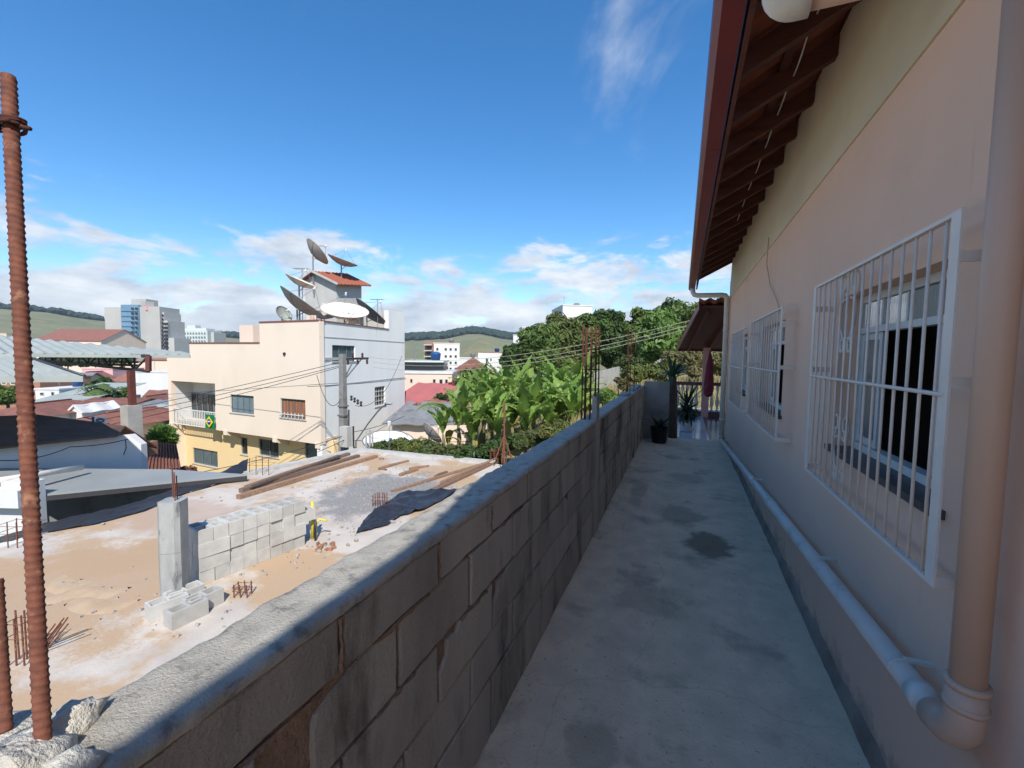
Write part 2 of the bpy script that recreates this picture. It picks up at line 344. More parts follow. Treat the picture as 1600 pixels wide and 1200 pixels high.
def grime(m, col, zlow=.42, amt=.85):                     # splash dirt: ragged, thicker close to the floor, plus thin runs
    t = m.node_tree; b = t.nodes[m['bsdf']]; src = b.inputs['Base Color'].links[0].from_socket
    g = N(t, 'ShaderNodeNewGeometry'); sz = N(t, 'ShaderNodeSeparateXYZ'); t.links.new(g.outputs['Position'], sz.inputs[0])
    n_a = N(t, 'ShaderNodeTexNoise', i={'Scale': 7.0, 'Detail': 10.0, 'Roughness': .75}); t.links.new(g.outputs['Position'], n_a.inputs['Vector'])
    lo = mrange(sz.outputs['Z'], 0, zlow, .30, -.12, t, False)
    f1 = mrange(mth('ADD', n_a.outputs[0], lo, t=t), .60, .78, 0, amt, t)
    mp = N(t, 'ShaderNodeMapping'); mp.inputs['Scale'].default_value = (9, 9, .7); t.links.new(g.outputs['Position'], mp.inputs[0])
    n_b = N(t, 'ShaderNodeTexNoise', i={'Scale': 1.6, 'Detail': 6.0, 'Roughness': .6}); t.links.new(mp.outputs[0], n_b.inputs['Vector'])
    f2 = mrange(n_b.outputs[0], .60, .80, 0, .28, t)
    f = mth('MAXIMUM', f1, f2, t=t)
    mm = N(t, 'ShaderNodeMix', data_type='RGBA'); t.links.new(f, mm.inputs[0]); t.links.new(src, mm.inputs[6]); mm.inputs[7].default_value = col
    t.links.new(mm.outputs[2], b.inputs['Base Color'])
grime(m_pink, (.42, .31, .24, 1), .34, .75)
def grit(m):                                              # specks and hairline cracks in the cement
    t = m.node_tree; b = t.nodes[m['bsdf']]; src = b.inputs['Base Color'].links[0].from_socket
    g = N(t, 'ShaderNodeNewGeometry')
    a = N(t, 'ShaderNodeTexNoise', i={'Scale': 55.0, 'Detail': 3.0}); t.links.new(g.outputs['Position'], a.inputs['Vector'])
    wv = N(t, 'ShaderNodeTexNoise', i={'Scale': 3.0, 'Detail': 6.0}); t.links.new(g.outputs['Position'], wv.inputs['Vector'])
    va = N(t, 'ShaderNodeVectorMath', operation='MULTIPLY_ADD'); t.links.new(wv.outputs['Color'], va.inputs[0]); va.inputs[1].default_value = (.35, .35, .35); t.links.new(g.outputs['Position'], va.inputs[2])
    vo = N(t, 'ShaderNodeTexVoronoi', feature='DISTANCE_TO_EDGE', i={'Scale': .75}); t.links.new(va.outputs[0], vo.inputs['Vector'])
    f = mth('MAXIMUM', mrange(a.outputs[0], .63, .72, 0, .5, t), mrange(vo.outputs['Distance'], .002, .005, .16, 0, t), t=t)
    mm = N(t, 'ShaderNodeMix', data_type='RGBA'); t.links.new(f, mm.inputs[0]); t.links.new(src, mm.inputs[6]); mm.inputs[7].default_value = (.20, .16, .115, 1)
    t.links.new(mm.outputs[2], b.inputs['Base Color'])
grit(m_floor)
add_patches(m_floor, [(0.25, 4.05, .26, .36, .8), (.02, 4.75, .30, .34, .45), (-.15, 2.95, .3, .25, .28), (-.30, 1.72, .14, .16, .35), (.1, 6.2, .3, .4, .3), (-.45, 5.4, .12, .8, .3)], (0.17, 0.145, 0.10, 1))

def slab_material():
    m = mat('site_slab', (0.60, 0.535, 0.46, 1), (0.47, 0.415, 0.36, 1), 1.6, .95, .5, 30, c3=(0.47, 0.33, 0.21, 1), s3=.55, t3=(.47, .56), bdist=.01)
    t = m.node_tree; b = t.nodes[m['bsdf']]; src = b.inputs['Base Color'].links[0].from_socket
    g = N(t, 'ShaderNodeNewGeometry')
    nz = N(t, 'ShaderNodeTexNoise', i={'Scale': 2.0, 'Detail': 7.0}); t.links.new(g.outputs['Position'], nz.inputs['Vector'])
    fine = N(t, 'ShaderNodeTexNoise', i={'Scale': 26.0, 'Detail': 5.0}); t.links.new(g.outputs['Position'], fine.inputs['Vector'])
    for (x, y, rx, ry, col, amt) in [(-7.6, 3.3, 2.0, 1.7, (.44, .30, .185, 1), .9), (-6.6, 1.6, 1.2, 1.4, (.46, .32, .2, 1), .8), (-8.6, 5.6, 2.2, .9, (.44, .32, .25, 1), .7), (-6.3, 8.3, 1.5, 1.9, (.25, .24, .23, 1), .95)]:
        mp = N(t, 'ShaderNodeMapping'); mp.inputs['Location'].default_value = (-x/rx, -y/ry, 0); mp.inputs['Scale'].default_value = (1/rx, 1/ry, 0)
        t.links.new(g.outputs['Position'], mp.inputs[0])
        vl = N(t, 'ShaderNodeVectorMath', operation='LENGTH'); t.links.new(mp.outputs[0], vl.inputs[0])
        d = mth('ADD', vl.outputs['Value'], mth('MULTIPLY', nz.outputs[0], 1.3, t=t), t=t)
        d = mth('ADD', d, mth('MULTIPLY', fine.outputs[0], .5, t=t), t=t)
        f = mrange(d, 1.55, 1.95, amt, 0, t)
        mm = N(t, 'ShaderNodeMix', data_type='RGBA'); t.links.new(f, mm.inputs[0]); t.links.new(src, mm.inputs[6]); mm.inputs[7].default_value = col
        src = mm.outputs[2]
    t.links.new(src, b.inputs['Base Color'])
    return m
m_slab = slab_material()
m_ground = mat('hill_grass', (0.150, 0.165, 0.080, 1), (0.22, 0.215, 0.115, 1), .011, .95, c3=(.30, .23, .12, 1), s3=.05, t3=(.52, .66))
m_dry = mat('dry_grass_soil', (0.36, 0.28, 0.15, 1), (.19, .19, .07, 1), .8, .95, .5, 12, bdist=.05)

# ------------------------------------------------------------------ terrain
def interp(x, xs, ys):
    if x <= xs[0]: return ys[0]
    for i in range(len(xs)-1):
        if x <= xs[i+1]:
            k = (x-xs[i])/(xs[i+1]-xs[i]); k = k*k*(3-2*k); return ys[i]+(ys[i+1]-ys[i])*k
    return ys[-1]
def sst(a, b, x):
    k = max(0, min(1, (x-a)/(b-a))); return k*k*(3-2*k)
def ground_h(x, y):
    a = R0.x*x+R0.y*y; b = F0.x*x+F0.y*y; r = math.hypot(x, y)
    an = math.degrees(math.atan2(a, b))
    h = interp(an, [-180, -140, -60, -36, -24, -13, -7, 0, 11, 21, 40, 90, 180], [-3, -6, -9, -9, -8.3, -5, -3.4, -1.9, -.3, .3, .5, -.4, -3])
    h += sst(3, 16, an)*sst(62, 110, r)*7*(1-sst(150, 400, r))-sst(6, 14, an)*sst(24, 40, r)*(1-sst(62, 90, r))*.7
    h -= sst(60, 200, r)*2.0*(1-sst(0, 14, an))
    kv = (1-sst(14.6, 17.5, y))*sst(-3.2, -1.8, x); h = h*(1-kv)+min(h, -.6)*kv
    k = 1-sst(9, 13, r)
    h = h*(1-k)+min(h, -3.2)*k
    ridge = interp(an, [-180, -90, -52, -47, -42, -33, -29, -22, -14, -9.5, -5.2, 0, 10, 30, 180], [60, 70, 74, 72, 62, 40, 34, 30, 40, 44, 60, 44, 50, 60, 60])
    h += sst(350, 1300, r)*(ridge+9)*(1+.10*fb((x/260, y/260, 3)))
    h += sst(250, 480, r)*(1-sst(480, 800, r))*interp(an, [-180, -50, -40, -20, -7, -4.5, 2, 20, 180], [14, 16, 12, 5, 10, 22, 8, 10, 12])
    if r > 15: h += .25*fb((x/7, y/7, 0))*sst(15, 30, r)
    return h
def build_ground():
    b = MB(); rings = [3.0]
    while rings[-1] < 9000: rings.append(rings[-1]*1.085)
    n = 240
    for r in rings:
        for j in range(n):
            a = 2*math.pi*j/n; x, y = r*math.sin(a), r*math.cos(a)
            b.v.append(Vector((x, y, ground_h(x, y))))
    for i in range(len(rings)-1):
        for j in range(n):
            b.f.append((i*n+j, i*n+(j+1) % n, (i+1)*n+(j+1) % n, (i+1)*n+j))
    b.f.append(tuple(range(n)))
    o = b.build('ground', m_ground, smooth=True); kind(o, 'structure')
    o.data.materials.append(m_dry)
    for p in o.data.polygons:
        c = p.center
        if c.length < 60 and math.degrees(math.atan2(R0.x*c.x+R0.y*c.y, F0.x*c.x+F0.y*c.y)) > -14: p.material_index = 1
build_ground()
def drop(p, sink=.3):
    return Vector((p.x, p.y, ground_h(p.x, p.y)-sink))

# ------------------------------------------------------------------ passage floor and boundary wall
WX0, WX1, WTOP, WEND = -0.85, -0.70, 1.03, 8.95
def build_floor():
    b = MB()
    b.grid(lambda u, v: (-.86+u*1.66, -3+v*12.3, .012*fb((u*3, v*20, 5))), 8, 60)
    o = b.build('passage_floor', m_floor, smooth=True); kind(o, 'structure')
    b = MB(); b.grid(lambda u, v: (-.86+u*7.4, -9+v*6.0, .008*fb((u*6, v*6, 8))-.002), 20, 16); kind(b.build('yard_floor', m_slab, smooth=True), 'structure')  # unseen pale yard, added behind the viewer to bounce sunlight into the passage
    b = MB(); b.bb((-.84, -9, -3.6), (6.5, 15.2, -.03)); o = b.build('plot_retaining_base', m_grey_render); kind(o, 'structure')
build_floor()

wall = thing('boundary_wall', 'low grey concrete block wall with rough mortar top along the passage', 'wall', (-.775, 3, 0))
def block_outline(y0, y1, z0, z1, n=9, j=.003):
    pts = []
    for k in range(n): pts.append([y0+(y1-y0)*k/n, z0])
    for k in range(4): pts.append([y1, z0+(z1-z0)*k/4])
    for k in range(n): pts.append([y1-(y1-y0)*k/n, z1])
    for k in range(4): pts.append([y0, z1-(z1-z0)*k/4])
    for p in pts: p[0] += random.uniform(-j, j); p[1] += random.uniform(-j, j)
    return pts
def wall_block(pts, dx):
    n = len(pts); cy = sum(p[0] for p in pts)/n; cz = sum(p[1] for p in pts)/n
    b = MB(); ch = .006
    def ring(x, ins):
        o = []
        for y, z in pts:
            d = Vector((y-cy, z-cz)); L = d.length; d *= (1-ins/L*1.3) if L else 1
            o.append((x, cy+d.x, cz+d.y))
        return o
    R = [ring(WX0-dx*.5, ch), ring(WX0+ch-dx*.5, 0), ring(WX1-ch+dx, 0), ring(WX1+dx, ch)]
    vs = sum(R, []); fs = []
    for i in range(3):
        for k in range(n): fs.append((i*n+k, i*n+(k+1) % n, (i+1)*n+(k+1) % n, (i+1)*n+k))
    fs.append(tuple(reversed(range(n)))); fs.append(tuple(3*n+k for k in range(n)))
    b.add(vs, fs)
    return b
COURSES = [(0.0, .262), (.262, .465), (.465, .668), (.668, .872), (.872, 1.012)]
COLS = [(3.86, 4.06), (7.1, 7.26)]
core = MB(); core.bb((WX0+.012, -1.6, 0), (WX1-.012, WEND, WTOP-.03)); core.build('mortar_core', m_joint, wall)
def notch(pts, kindn):
    y0 = min(p[0] for p in pts); y1 = max(p[0] for p in pts); z0 = min(p[1] for p in pts); z1 = max(p[1] for p in pts)
    out = []
    for p in pts:
        y, z = p
        if kindn == 'broken':          # the near block that has lost its upper left corner down to the earth-brown core
            if y < y0+.11: y = y0+.115+random.uniform(-.005, .005)+(z-z0)*.10
            if z > z1-.04 and y < y0+.24: z = z1-.045+(y-y0-.115)*.3
        elif kindn == 'hole_tl':
            if y < y0+.055 and z > z1-.085: y += .05+random.uniform(-.006, .006); z -= .012
            elif y < y0+.11 and z > z1-.02: z -= .035+random.uniform(-.006, .006)
        elif kindn == 'slot':
            if y > y1-.09 and z > z1-.03: z -= .03
            if y > y1-.02: y -= .018+random.uniform(-.006, .006)
        out.append([y, z])
    return out
for ci, (z0, z1) in enumerate(COURSES):
    off = .76-.43*6 + (0 if ci % 2 == 0 else -.20) + random.uniform(-.02, .02)*(ci < 4)
    y = off
    while y < WEND:
        ya, yb = y+.006, y+.43-.006; y += .43
        if yb < -1.5: continue
        yb = min(yb, WEND)
        segs = [(ya, yb)]
        for (c0, c1) in COLS:
            ns = []
            for (a, c) in segs:
                if c <= c0 or a >= c1: ns.append((a, c)); continue
                if a < c0-.04: ns.append((a, c0-.004))
                if c > c1+.04: ns.append((c1+.004, c))
            segs = ns
        for (a, c) in segs:
            if c-a < .05: continue
            pts = block_outline(a, c, z0+.005, z1-.005, j=.0035)
            mid = (a+c)/2
            if ci == 3 and .35 < mid < .78: pts = notch(pts, 'broken')
            elif ci == 2 and 1.15 < mid < 1.6: pts = notch(pts, 'hole_tl')
            elif ci == 3 and 1.2 < mid < 1.62: pts = notch(pts, 'slot')
            elif ci == 2 and 1.62 < mid < 2.0: pts = notch(pts, 'hole_tl')
            elif ci == 2 and 2.4 < mid < 2.9: pts = notch(pts, 'slot')
            wall_block(pts, random.uniform(-.004, .005)).build('block', m_block, wall)
for (c0, c1) in COLS:
    b = MB(); b.bb((WX0-.004, c0, 0), (WX1+.007, c1, WTOP-.012)); b.build('cast_column', m_block, wall)
# crumbly joint fillets that show on the near face
for (y, z, L, v) in [(.76, .94, .13, 1), (1.19, .94, .12, 1), (.55, .868, .30, 0), (1.0, .868, .26, 0), (.97, .67, .18, 0), (1.45, .66, .22, 0), (1.60, .94, .1, 1), (1.85, .868, .25, 0)]:
    b = MB(); n = 9; pts = []; rs = []
    for k in range(n):
        t = k/(n-1)-.5
        pts.append((WX1-.004+random.uniform(-.003, .002), y+(0 if v else t*L)+random.uniform(-.003, .003), z+(t*L if v else 0)+random.uniform(-.004, .004)))
        rs.append(.003+.006*random.random())
    b.tube(pts, rs, 6); b.build('mortar_fillet', m_joint, wall, smooth=True)
# mortar cap: uneven, slumping a little over the outer edge
def cap_fn(prof):
    def fn(u, v):
        y = -1.6+(WEND+1.6)*(u**1.5 if u > 0 else 0)
        w = prof[int(round(v*(len(prof)-1)))]
        n1 = fb((y*4, w[0]*10, 2)); n2 = fb((y*26, w[0]*60, 9), 1, 5); n3 = fb((y*75, w[0]*160, 3), 1, 3)
        outw = (.022+.030*fb((y*2.3, 4, 4))+.010*fb((y*15, 1, 4)))*(1 if w[2] < 0 else 0)
        fadeo = 1-sst(1.8, 3.2, y)*.7
        return (w[0]-outw*fadeo+(.004*n2+.002*n3)*abs(w[2]), y+.003*n2, w[1]+(.005*n1+.003*n2+.0022*n3)*w[3])
    return fn
prof = [(WX0+.02, WTOP-.075, -1, .2), (WX0+.002, WTOP-.045, -1, .4), (WX0, WTOP-.012, -1, .8), (WX0+.012, WTOP+.002, -1, 1)]+[(-.832+.0145*k, WTOP+.004+.0005*k, -.4 if k < 2 else .2, 1) for k in range(1, 9)]+[(-.706, WTOP+.006, 1, 1), (-.700, WTOP+.001, 1, .9), (-.697, WTOP-.010, 1, .5), (-.702, WTOP-.022, 1, .3)]
MBc = MB(); MBc.grid(cap_fn(prof), 900, len(prof)-1); MBc.build('mortar_cap', m_cap, wall, smooth=True)

# end wall return
b = MB(); b.bb((-.70, 8.93, 0), (-.24, 9.07, 1.12)); ew = b.build('end_wall', m_endwall, origin=(-.47, 9, 0)); tag(ew, 'short grey rendered wall closing the far end of the block wall', 'wall')

# mortar lump and reinforcing bars at the near end
lump = thing('mortar_heap', 'pale lumpy mortar heap around the rusty bar on the near wall end', 'mortar', (-.80, .26, 1.04))
def blob(c, r, seed, nn=18, amp=.35, fr=9):
    b = MB()
    def fn(u, v):
        th = u*2*math.pi; ph = v*math.pi
        d = Vector((math.sin(ph)*math.cos(th), math.sin(ph)*math.sin(th), math.cos(ph)))
        k = 1+amp*fb(d*1.6+Vector((seed, seed*.7, 0)))+amp*.3*fb(d*6+Vector((seed, 1, 0)))
        return Vector(c)+Vector((d.x*r[0], d.y*r[1], d.z*r[2]))*k
    b.grid(fn, nn, nn//2); return b
for k, (dx, dy, dz, rx, ry, rz) in enumerate([(0, 0, 0, .062, .06, .042), (-.065, -.03, -.006, .07, .05, .035), (.055, .018, -.005, .045, .055, .028), (-.03, .062, -.004, .028, .065, .034), (.03, -.07, -.005, .085, .05, .03), (-.10, .02, -.01, .05, .06, .03), (-.06, -.1, -.004, .09, .06, .035)]):
    blob((-.80+dx, .26+dy, 1.045+dz), (rx, ry, rz), k*3.1).build('clod' if k else 'heap_body', m_lump, lump, smooth=True)
def rebar(a, b_, r, rib, pitch=.0115, n=24, step=.0022):
    a = Vector(a); b_ = Vector(b_); d = b_-a; L = d.length; d.normalize()
    x = d.orthogonal().normalized(); y = d.cross(x); mb = MB(); m = int(L/step)
    for i in range(m+1):
        t = i*step
        for j in range(n):
            an = 2*math.pi*j/n
            ph = (t/pitch+an/(2*math.pi)) % 1.0
            rr = r+rib*max(0, 1-abs(ph-.5)*4.2)
            mb.v.append(a+d*t+(x*math.cos(an)+y*math.sin(an))*rr)
    for i in range(m):
        for j in range(n):
            k = i*n+j; k2 = i*n+(j+1) % n; mb.f.append((k, k2, k2+n, k+n))
    mb.f.append(tuple(range(n))); mb.f.append(tuple(m*n+j for j in range(n)))
    return mb
r_base = at_z(68, 1165, 1.06); r_top = at(13, 118, (r_base-CAM).dot(FW)*1.16)
b1 = rebar(r_base, r_top, .0088, .0016, .0105)
rb = thing('reinforcing_bar', 'thick rusty ribbed steel bar standing tall at the left', 'rebar', r_base)
b1.build('ribbed_shaft', m_rust, rb, smooth=True)
kt = r_base.lerp(r_top, .918)
b = MB()
ax = (r_top-r_base).normalized()
for k in range(3):
    c = kt-ax*(.007*k-.007)
    b.tube([c+RT*(.0155*math.cos(t))+FW*(.0155*math.sin(t))+ax*(.004*math.sin(t*1.0+k)) for t in [2*math.pi*q/16 for q in range(17)]], .0030, 6)
b.tube([kt+RT*.006+ax*.004, kt+RT*.018-ax*.006, kt+RT*.030-ax*.009], .0034, 6)
b.tube([kt-RT*.06+ax*.016, kt-RT*.02+ax*.010, kt+RT*.012-ax*.004-FW*.014], .0035, 6)
b.tube([kt-RT*.06-ax*.012, kt-RT*.012-ax*.013], .0030, 6)
b.build('wire_tie', m_rust_dark, rb, smooth=True)
r2 = at_z(8, 1142, 1.06); r2t = at(-7, 905, (r2-CAM).dot(FW)*1.05)
rb2 = rebar(r2, r2t, .0080, .0015, .0105).build('reinforcing_bar', m_rust, smooth=True, origin=r2); tag(rb2, 'short rusty ribbed bar cut off by the left edge at the wall end', 'rebar')

# rebar cage rising from the wall column
cage = thing('column_rebar', 'bundle of upright rusty bars rising from the block wall', 'rebar', (-.775, 3.96, 1.02))
ct = 1.86
for (dx, dy) in [(-.062, -.07), (-.028, -.075), (.012, -.07), (.05, -.065), (-.055, .07), (-.015, .075), (.03, .068), (.058, .06), (-.048, -.02), (.045, .0)]:
    b = MB(); x0, y0 = -.775+dx, 3.96+dy
    b.tube([(x0, y0, .98), (x0+random.uniform(-.004, .004), y0, 1.4), (x0+random.uniform(-.006, .006), y0+random.uniform(-.006, .006), ct+random.uniform(-.03, .02))], .0062, 8)
    b.build('bar', m_rust_dark, cage, smooth=True)
for z in (1.12, 1.30, 1.48, 1.66, 1.80):
    b = MB(); q = [(-.84, 3.885), (-.71, 3.885), (-.71, 4.04), (-.84, 4.04), (-.84, 3.885)]
    b.tube([(x, y, z) for x, y in q], .003, 6); b.build('stirrup', m_rust_dark, cage)
b = MB(); b.add(*[[(-.742, 3.875, .99), (-.700, 3.875, .99), (-.700, 4.03, .99), (-.742, 4.03, .99), (-.742, 3.88, 1.255), (-.703, 3.882, 1.23), (-.706, 4.02, 1.27), (-.74, 4.025, 1.245)], [(0, 3, 2, 1), (4, 5, 6, 7), (0, 1, 5, 4), (1, 2, 6, 5), (2, 3, 7, 6), (3, 0, 4, 7)]])
b.build('cast_stub', m_stub, cage)
cage2 = thing('column_rebar', 'thin rusty bars on the wall near its far end', 'rebar', (-.775, 7.18, 1.02))
for (dx, dy, h) in [(-.05, -.05, 2.05), (.0, -.05, 2.12), (.05, .05, 1.95), (-.045, .05, 2.0)]:
    b = MB(); b.tube([(-.775+dx, 7.18+dy, 1.0), (-.775+dx*1.1, 7.18+dy, h)], .0055, 7); b.build('bar', m_rust_dark, cage2)
for z in (1.15, 1.4, 1.65, 1.85):
    b = MB(); b.tube([(-.83, 7.12, z), (-.72, 7.12, z), (-.72, 7.24, z), (-.83, 7.24, z), (-.83, 7.12, z)], .003, 6); b.build('stirrup', m_rust_dark, cage2)
for k, (x, y, s) in enumerate([(-.78, 6.6, .5), (-.77, 7.75, .8), (-.79, 8.3, 1.0)]):
    b = MB(); pts = []
    poly = [(-.07, -.12), (.05, -.14), (.075, .05), (.02, .15), (-.06, .10)]
    b.poly([(x+p[0], y+p[1]*1.3, 1.045) for p in poly], (0, 0, .03*s+.01)); o = b.build('stone_slab_piece', m_stub, origin=(x, y, 1.045))
    tag(o, ['thin flat stone lying on the wall before the far bars', 'flat broken slab on the wall just past the far bars', 'thickest flat slab on the wall by the end wall'][k], 'stone')

# ------------------------------------------------------------------ house on the right
HX, HY0, HY1 = 0.765, -1.9, 9.25
GX = 0.665
house = thing('pink_house', 'pink plastered single storey house along the right of the passage', 'house', (HX, 3, 0))
WIN = [(1.76, 2.82, 1.11, 1.92), (4.20, 5.35, 1.10, 1.92), (6.50, 7.45, 1.10, 1.92)]
GR = [(1.53, 2.94, .97, 2.0), (3.79, 5.50, .97, 1.985), (5.98, 7.65, .94, 1.96)]
def wall_holes(x0, x1, ya, yb, z0, z1, holes):
    b = MB(); ys = sorted({ya, yb, *[h[0] for h in holes], *[h[1] for h in holes]}); zs = sorted({z0, z1, *[h[2] for h in holes], *[h[3] for h in holes]})
    vid = {}
    def V(x, y, z):
        k = (round(x, 4), round(y, 4), round(z, 4))
        if k not in vid: vid[k] = len(b.v); b.v.append(Vector((x, y, z)))
        return vid[k]
    solid = lambda i, j: 0 <= i < len(ys)-1 and 0 <= j < len(zs)-1 and not any(h[0]-1e-4 <= ys[i] and ys[i+1] <= h[1]+1e-4 and h[2]-1e-4 <= zs[j] and zs[j+1] <= h[3]+1e-4 for h in holes)
    for i in range(len(ys)-1):
        for j in range(len(zs)-1):
            if not solid(i, j): continue
            a, c, d, e = ys[i], ys[i+1], zs[j], zs[j+1]
            b.f.append((V(x0, a, d), V(x0, a, e), V(x0, c, e), V(x0, c, d))); b.f.append((V(x1, a, d), V(x1, c, d), V(x1, c, e), V(x1, a, e)))
            if not solid(i-1, j): b.f.append((V(x0, a, d), V(x1, a, d), V(x1, a, e), V(x0, a, e)))
            if not solid(i+1, j): b.f.append((V(x0, c, d), V(x0, c, e), V(x1, c, e), V(x1, c, d)))
            if not solid(i, j-1): b.f.append((V(x0, a, d), V(x0, c, d), V(x1, c, d), V(x1, a, d)))
            if not solid(i, j+1): b.f.append((V(x0, a, e), V(x1, a, e), V(x1, c, e), V(x0, c, e)))
    return b
wall_holes(HX, HX+.15, HY0, HY1, 0, 2.70, WIN).build('front_wall', m_pink, house)
b = MB(); b.bb((HX-.009, HY0, 2.702), (HX+.15, HY1, 3.02)); b.build('tie_beam', m_cream, house)
b = MB(); b.add([(HX-.003, HY0, 3.022), (HX+.15, HY0, 3.022), (HX+.15, HY0, 3.52), (HX+.01, HY0, 3.48), (HX-.003, HY1, 3.022), (HX+.15, HY1, 3.022), (HX+.15, HY1, 3.52), (HX+.01, HY1, 3.48)], [(0, 3, 2, 1), (4, 5, 6, 7), (0, 4, 7, 3), (0, 1, 5, 4), (1, 2, 6, 5), (3, 7, 6, 2)]); b.build('beam_fill', m_cream, house)
b = MB(); b.bb((HX+.152, HY1-.15, 0), (6, HY1-.002, 3.3)); b.bb((HX+.152, HY0, 0), (6, HY0+.15, 3.3)); b.bb((5.85, HY0+.152, 0), (6, HY1-.152, 3.3)); b.build('other_walls', m_pink, house)
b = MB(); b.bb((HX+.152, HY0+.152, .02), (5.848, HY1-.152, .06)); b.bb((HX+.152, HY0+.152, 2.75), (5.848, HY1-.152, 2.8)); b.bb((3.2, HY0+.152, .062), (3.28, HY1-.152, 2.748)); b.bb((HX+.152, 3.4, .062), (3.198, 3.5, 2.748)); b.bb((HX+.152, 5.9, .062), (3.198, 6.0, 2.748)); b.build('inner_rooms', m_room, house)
# plinth skirt, slightly proud and uneven along its top
def plinth_fn(u, v):
    y = HY0+(HY1-HY0)*u; hgt = .075+.03*fb((y*3, 1, 1))+.02*fb((y*11, 1, 5))
    x = [HX-.028, HX-.016, HX-.008, HX+.006][int(round(v*3))]; z = [-.01, hgt*.6, hgt*.92, hgt][int(round(v*3))]
    return (x+.006*fb((y*6, z*6, 2)), y, z)
b = MB(); b.grid(plinth_fn, 140, 3); b.build('plinth', m_plinth, house, smooth=True)

def window(k, y0, y1, z0, z1):
    w = link('window', None, house, loc=Vector((HX, (y0+y1)/2, z0))-house.location)
    x = HX+.075
    b = MB(); fw = .035
    for (a, c, d, e) in [(y0+.002, y1-.002, z0+.03, z0+.03+fw), (y0+.002, y1-.002, z1-fw-.002, z1-.002)]: b.bb((x, a, d), (x+.05, c, e))
    for a in (y0+.002, y1-fw-.002): b.bb((x+.002, a, z0+.03+fw), (x+.048, a+fw, z1-fw-.002))
    zt = z1-.19
    b.bb((x+.003, y0+fw, zt), (x+.047, y1-fw, zt+.03))
    fr = b.build('frame', m_wframe, w)
    b = MB(); b.bb((HX-.03, y0-.04, z0-.0), (x+.06, y1+.04, z0+.028)); b.build('sill', m_sill, w)
    n = 4; yw = (y1-y0-2*fw)/n; ya = y0+fw
    # transom of ribbed panes
    def pane(p0, p1, q0, q1, xx, nm='pane'):
        bb = MB(); nn = max(8, int((p1-p0)/.011))
        bb.grid(lambda u, v: (xx+.0035*math.cos(u*nn*math.pi), p0+(p1-p0)*u, q0+(q1-q0)*v), nn*2, 1)
        bb.grid(lambda u, v: (xx+.008, p0+(p1-p0)*u, q0+(q1-q0)*v), 1, 1)
        return bb.build(nm, m_ribbed, w, smooth=True)
    for i in range(n):
        pane(ya+i*yw+.008, ya+(i+1)*yw-.008, zt+.032, z1-fw-.004, x+.02)
        if i: b = MB(); b.bb((x+.006, ya+i*yw-.008, zt+.031), (x+.044, ya+i*yw+.008, z1-fw-.003)); b.build('mullion', m_wframe, w)
    # sliding sashes: the outer two closed, the middle open on to the dark room
    for i, opened in ((0, False), (3, False)):
        p0, p1 = ya+i*yw, ya+(i+1)*yw
        xs = x+.014
        b = MB(); s = .032
        b.bb((xs, p0, z0+.068), (xs+.022, p0+s, zt-.002)); b.bb((xs, p1-s, z0+.068), (xs+.022, p1, zt-.002))
        b.bb((xs+.001, p0+s, z0+.068), (xs+.021, p1-s, z0+.068+s)); b.bb((xs+.001, p0+s, zt-.002-s), (xs+.021, p1-s, zt-.002))
        b.build('sash', m_wframe, w)
        pane(p0+s, p1-s, z0+.068+s, zt-.002-s, xs+.009)
    return w
for k, wv in enumerate(WIN): window(k, *wv)

def scroll(c, s, m, flip):
    b = MB()                                  # a pair of C scrolls bent from flat bar, seen flat against the grille
    for sgn in (-1, 1):
        pts = []
        for q in range(30):
            t = q/29; a = -2.2+t*7.4; r = s*(.30*(1-t*.72))
            pts.append(Vector((c[0], c[1]+sgn*(s*.27+r*math.cos(a)*.8), c[2]+flip*(s*.55+r*math.sin(a)))))
        b.tube(pts, .006, 6)
        pts = [Vector((c[0], c[1]+sgn*s*(.27*(1-t)+.0+.22*math.sin(t*3.1)), c[2]+flip*(s*.42-t*s*1.0))) for t in [q/12 for q in range(13)]]
        b.tube(pts, .006, 6)
        pts = []
        for q in range(22):
            t = q/21; a = 2.2-t*6.2; r = s*(.17*(1-t*.7))
            pts.append(Vector((c[0], c[1]+sgn*(s*.17+r*math.cos(a)*.8), c[2]-flip*(s*.55-r*math.sin(a)))))
        b.tube(pts, .006, 6)
    return b
def grille(k, y0, y1, z0, z1, label):
    g = thing('window_grille', label, 'grille', (GX, (y0+y1)/2, z0), 'white bar grilles over the windows')
    b = MB(); fl = .046
    b.bb((GX, y0, z0), (GX+.006, y0+fl, z1)); b.bb((GX, y1-fl, z0), (GX+.006, y1, z1)); b.bb((GX, y0+fl, z1-.012), (GX+.02, y1-fl, z1)); b.bb((GX, y0+fl, z0), (GX+.02, y1-fl, z0+.012))
    b.build('outer_frame', m_grille, g)
    n = int((y1-y0)/(.086 if k == 0 else .112))
    for i in range(1, n):
        y = y0+(y1-y0)*i/n; b = MB(); b.tube([(GX+.01, y, z0+.006), (GX+.01, y, z1-.006)], .005, 8); b.build('bar', m_grille, g, smooth=True)
    zm = z0+(z1-z0)*.52
    b = MB(); b.tube([(GX+.001, y0+.02, zm), (GX+.001, y1-.02, zm)], .0066, 8); b.build('cross_bar', m_grille, g)
    for z in (z0+.003, zm+.02, z1-.14):
        for y in (y0+.003, y1-.005):
            b = MB(); b.bb((GX+.007, y, z), (HX+.01, y+.006, z+.03)); b.build('bracket', m_grille, g)
    yc = y0+(y1-y0)*.66
    for c, s, f in (((GX+.028, yc, z1-.20), .26, 1), ((GX+.028, yc, z0+.20), .22, 1)):
        scroll(c, s, m_grille, f).build('scroll', m_grille, g, smooth=True)
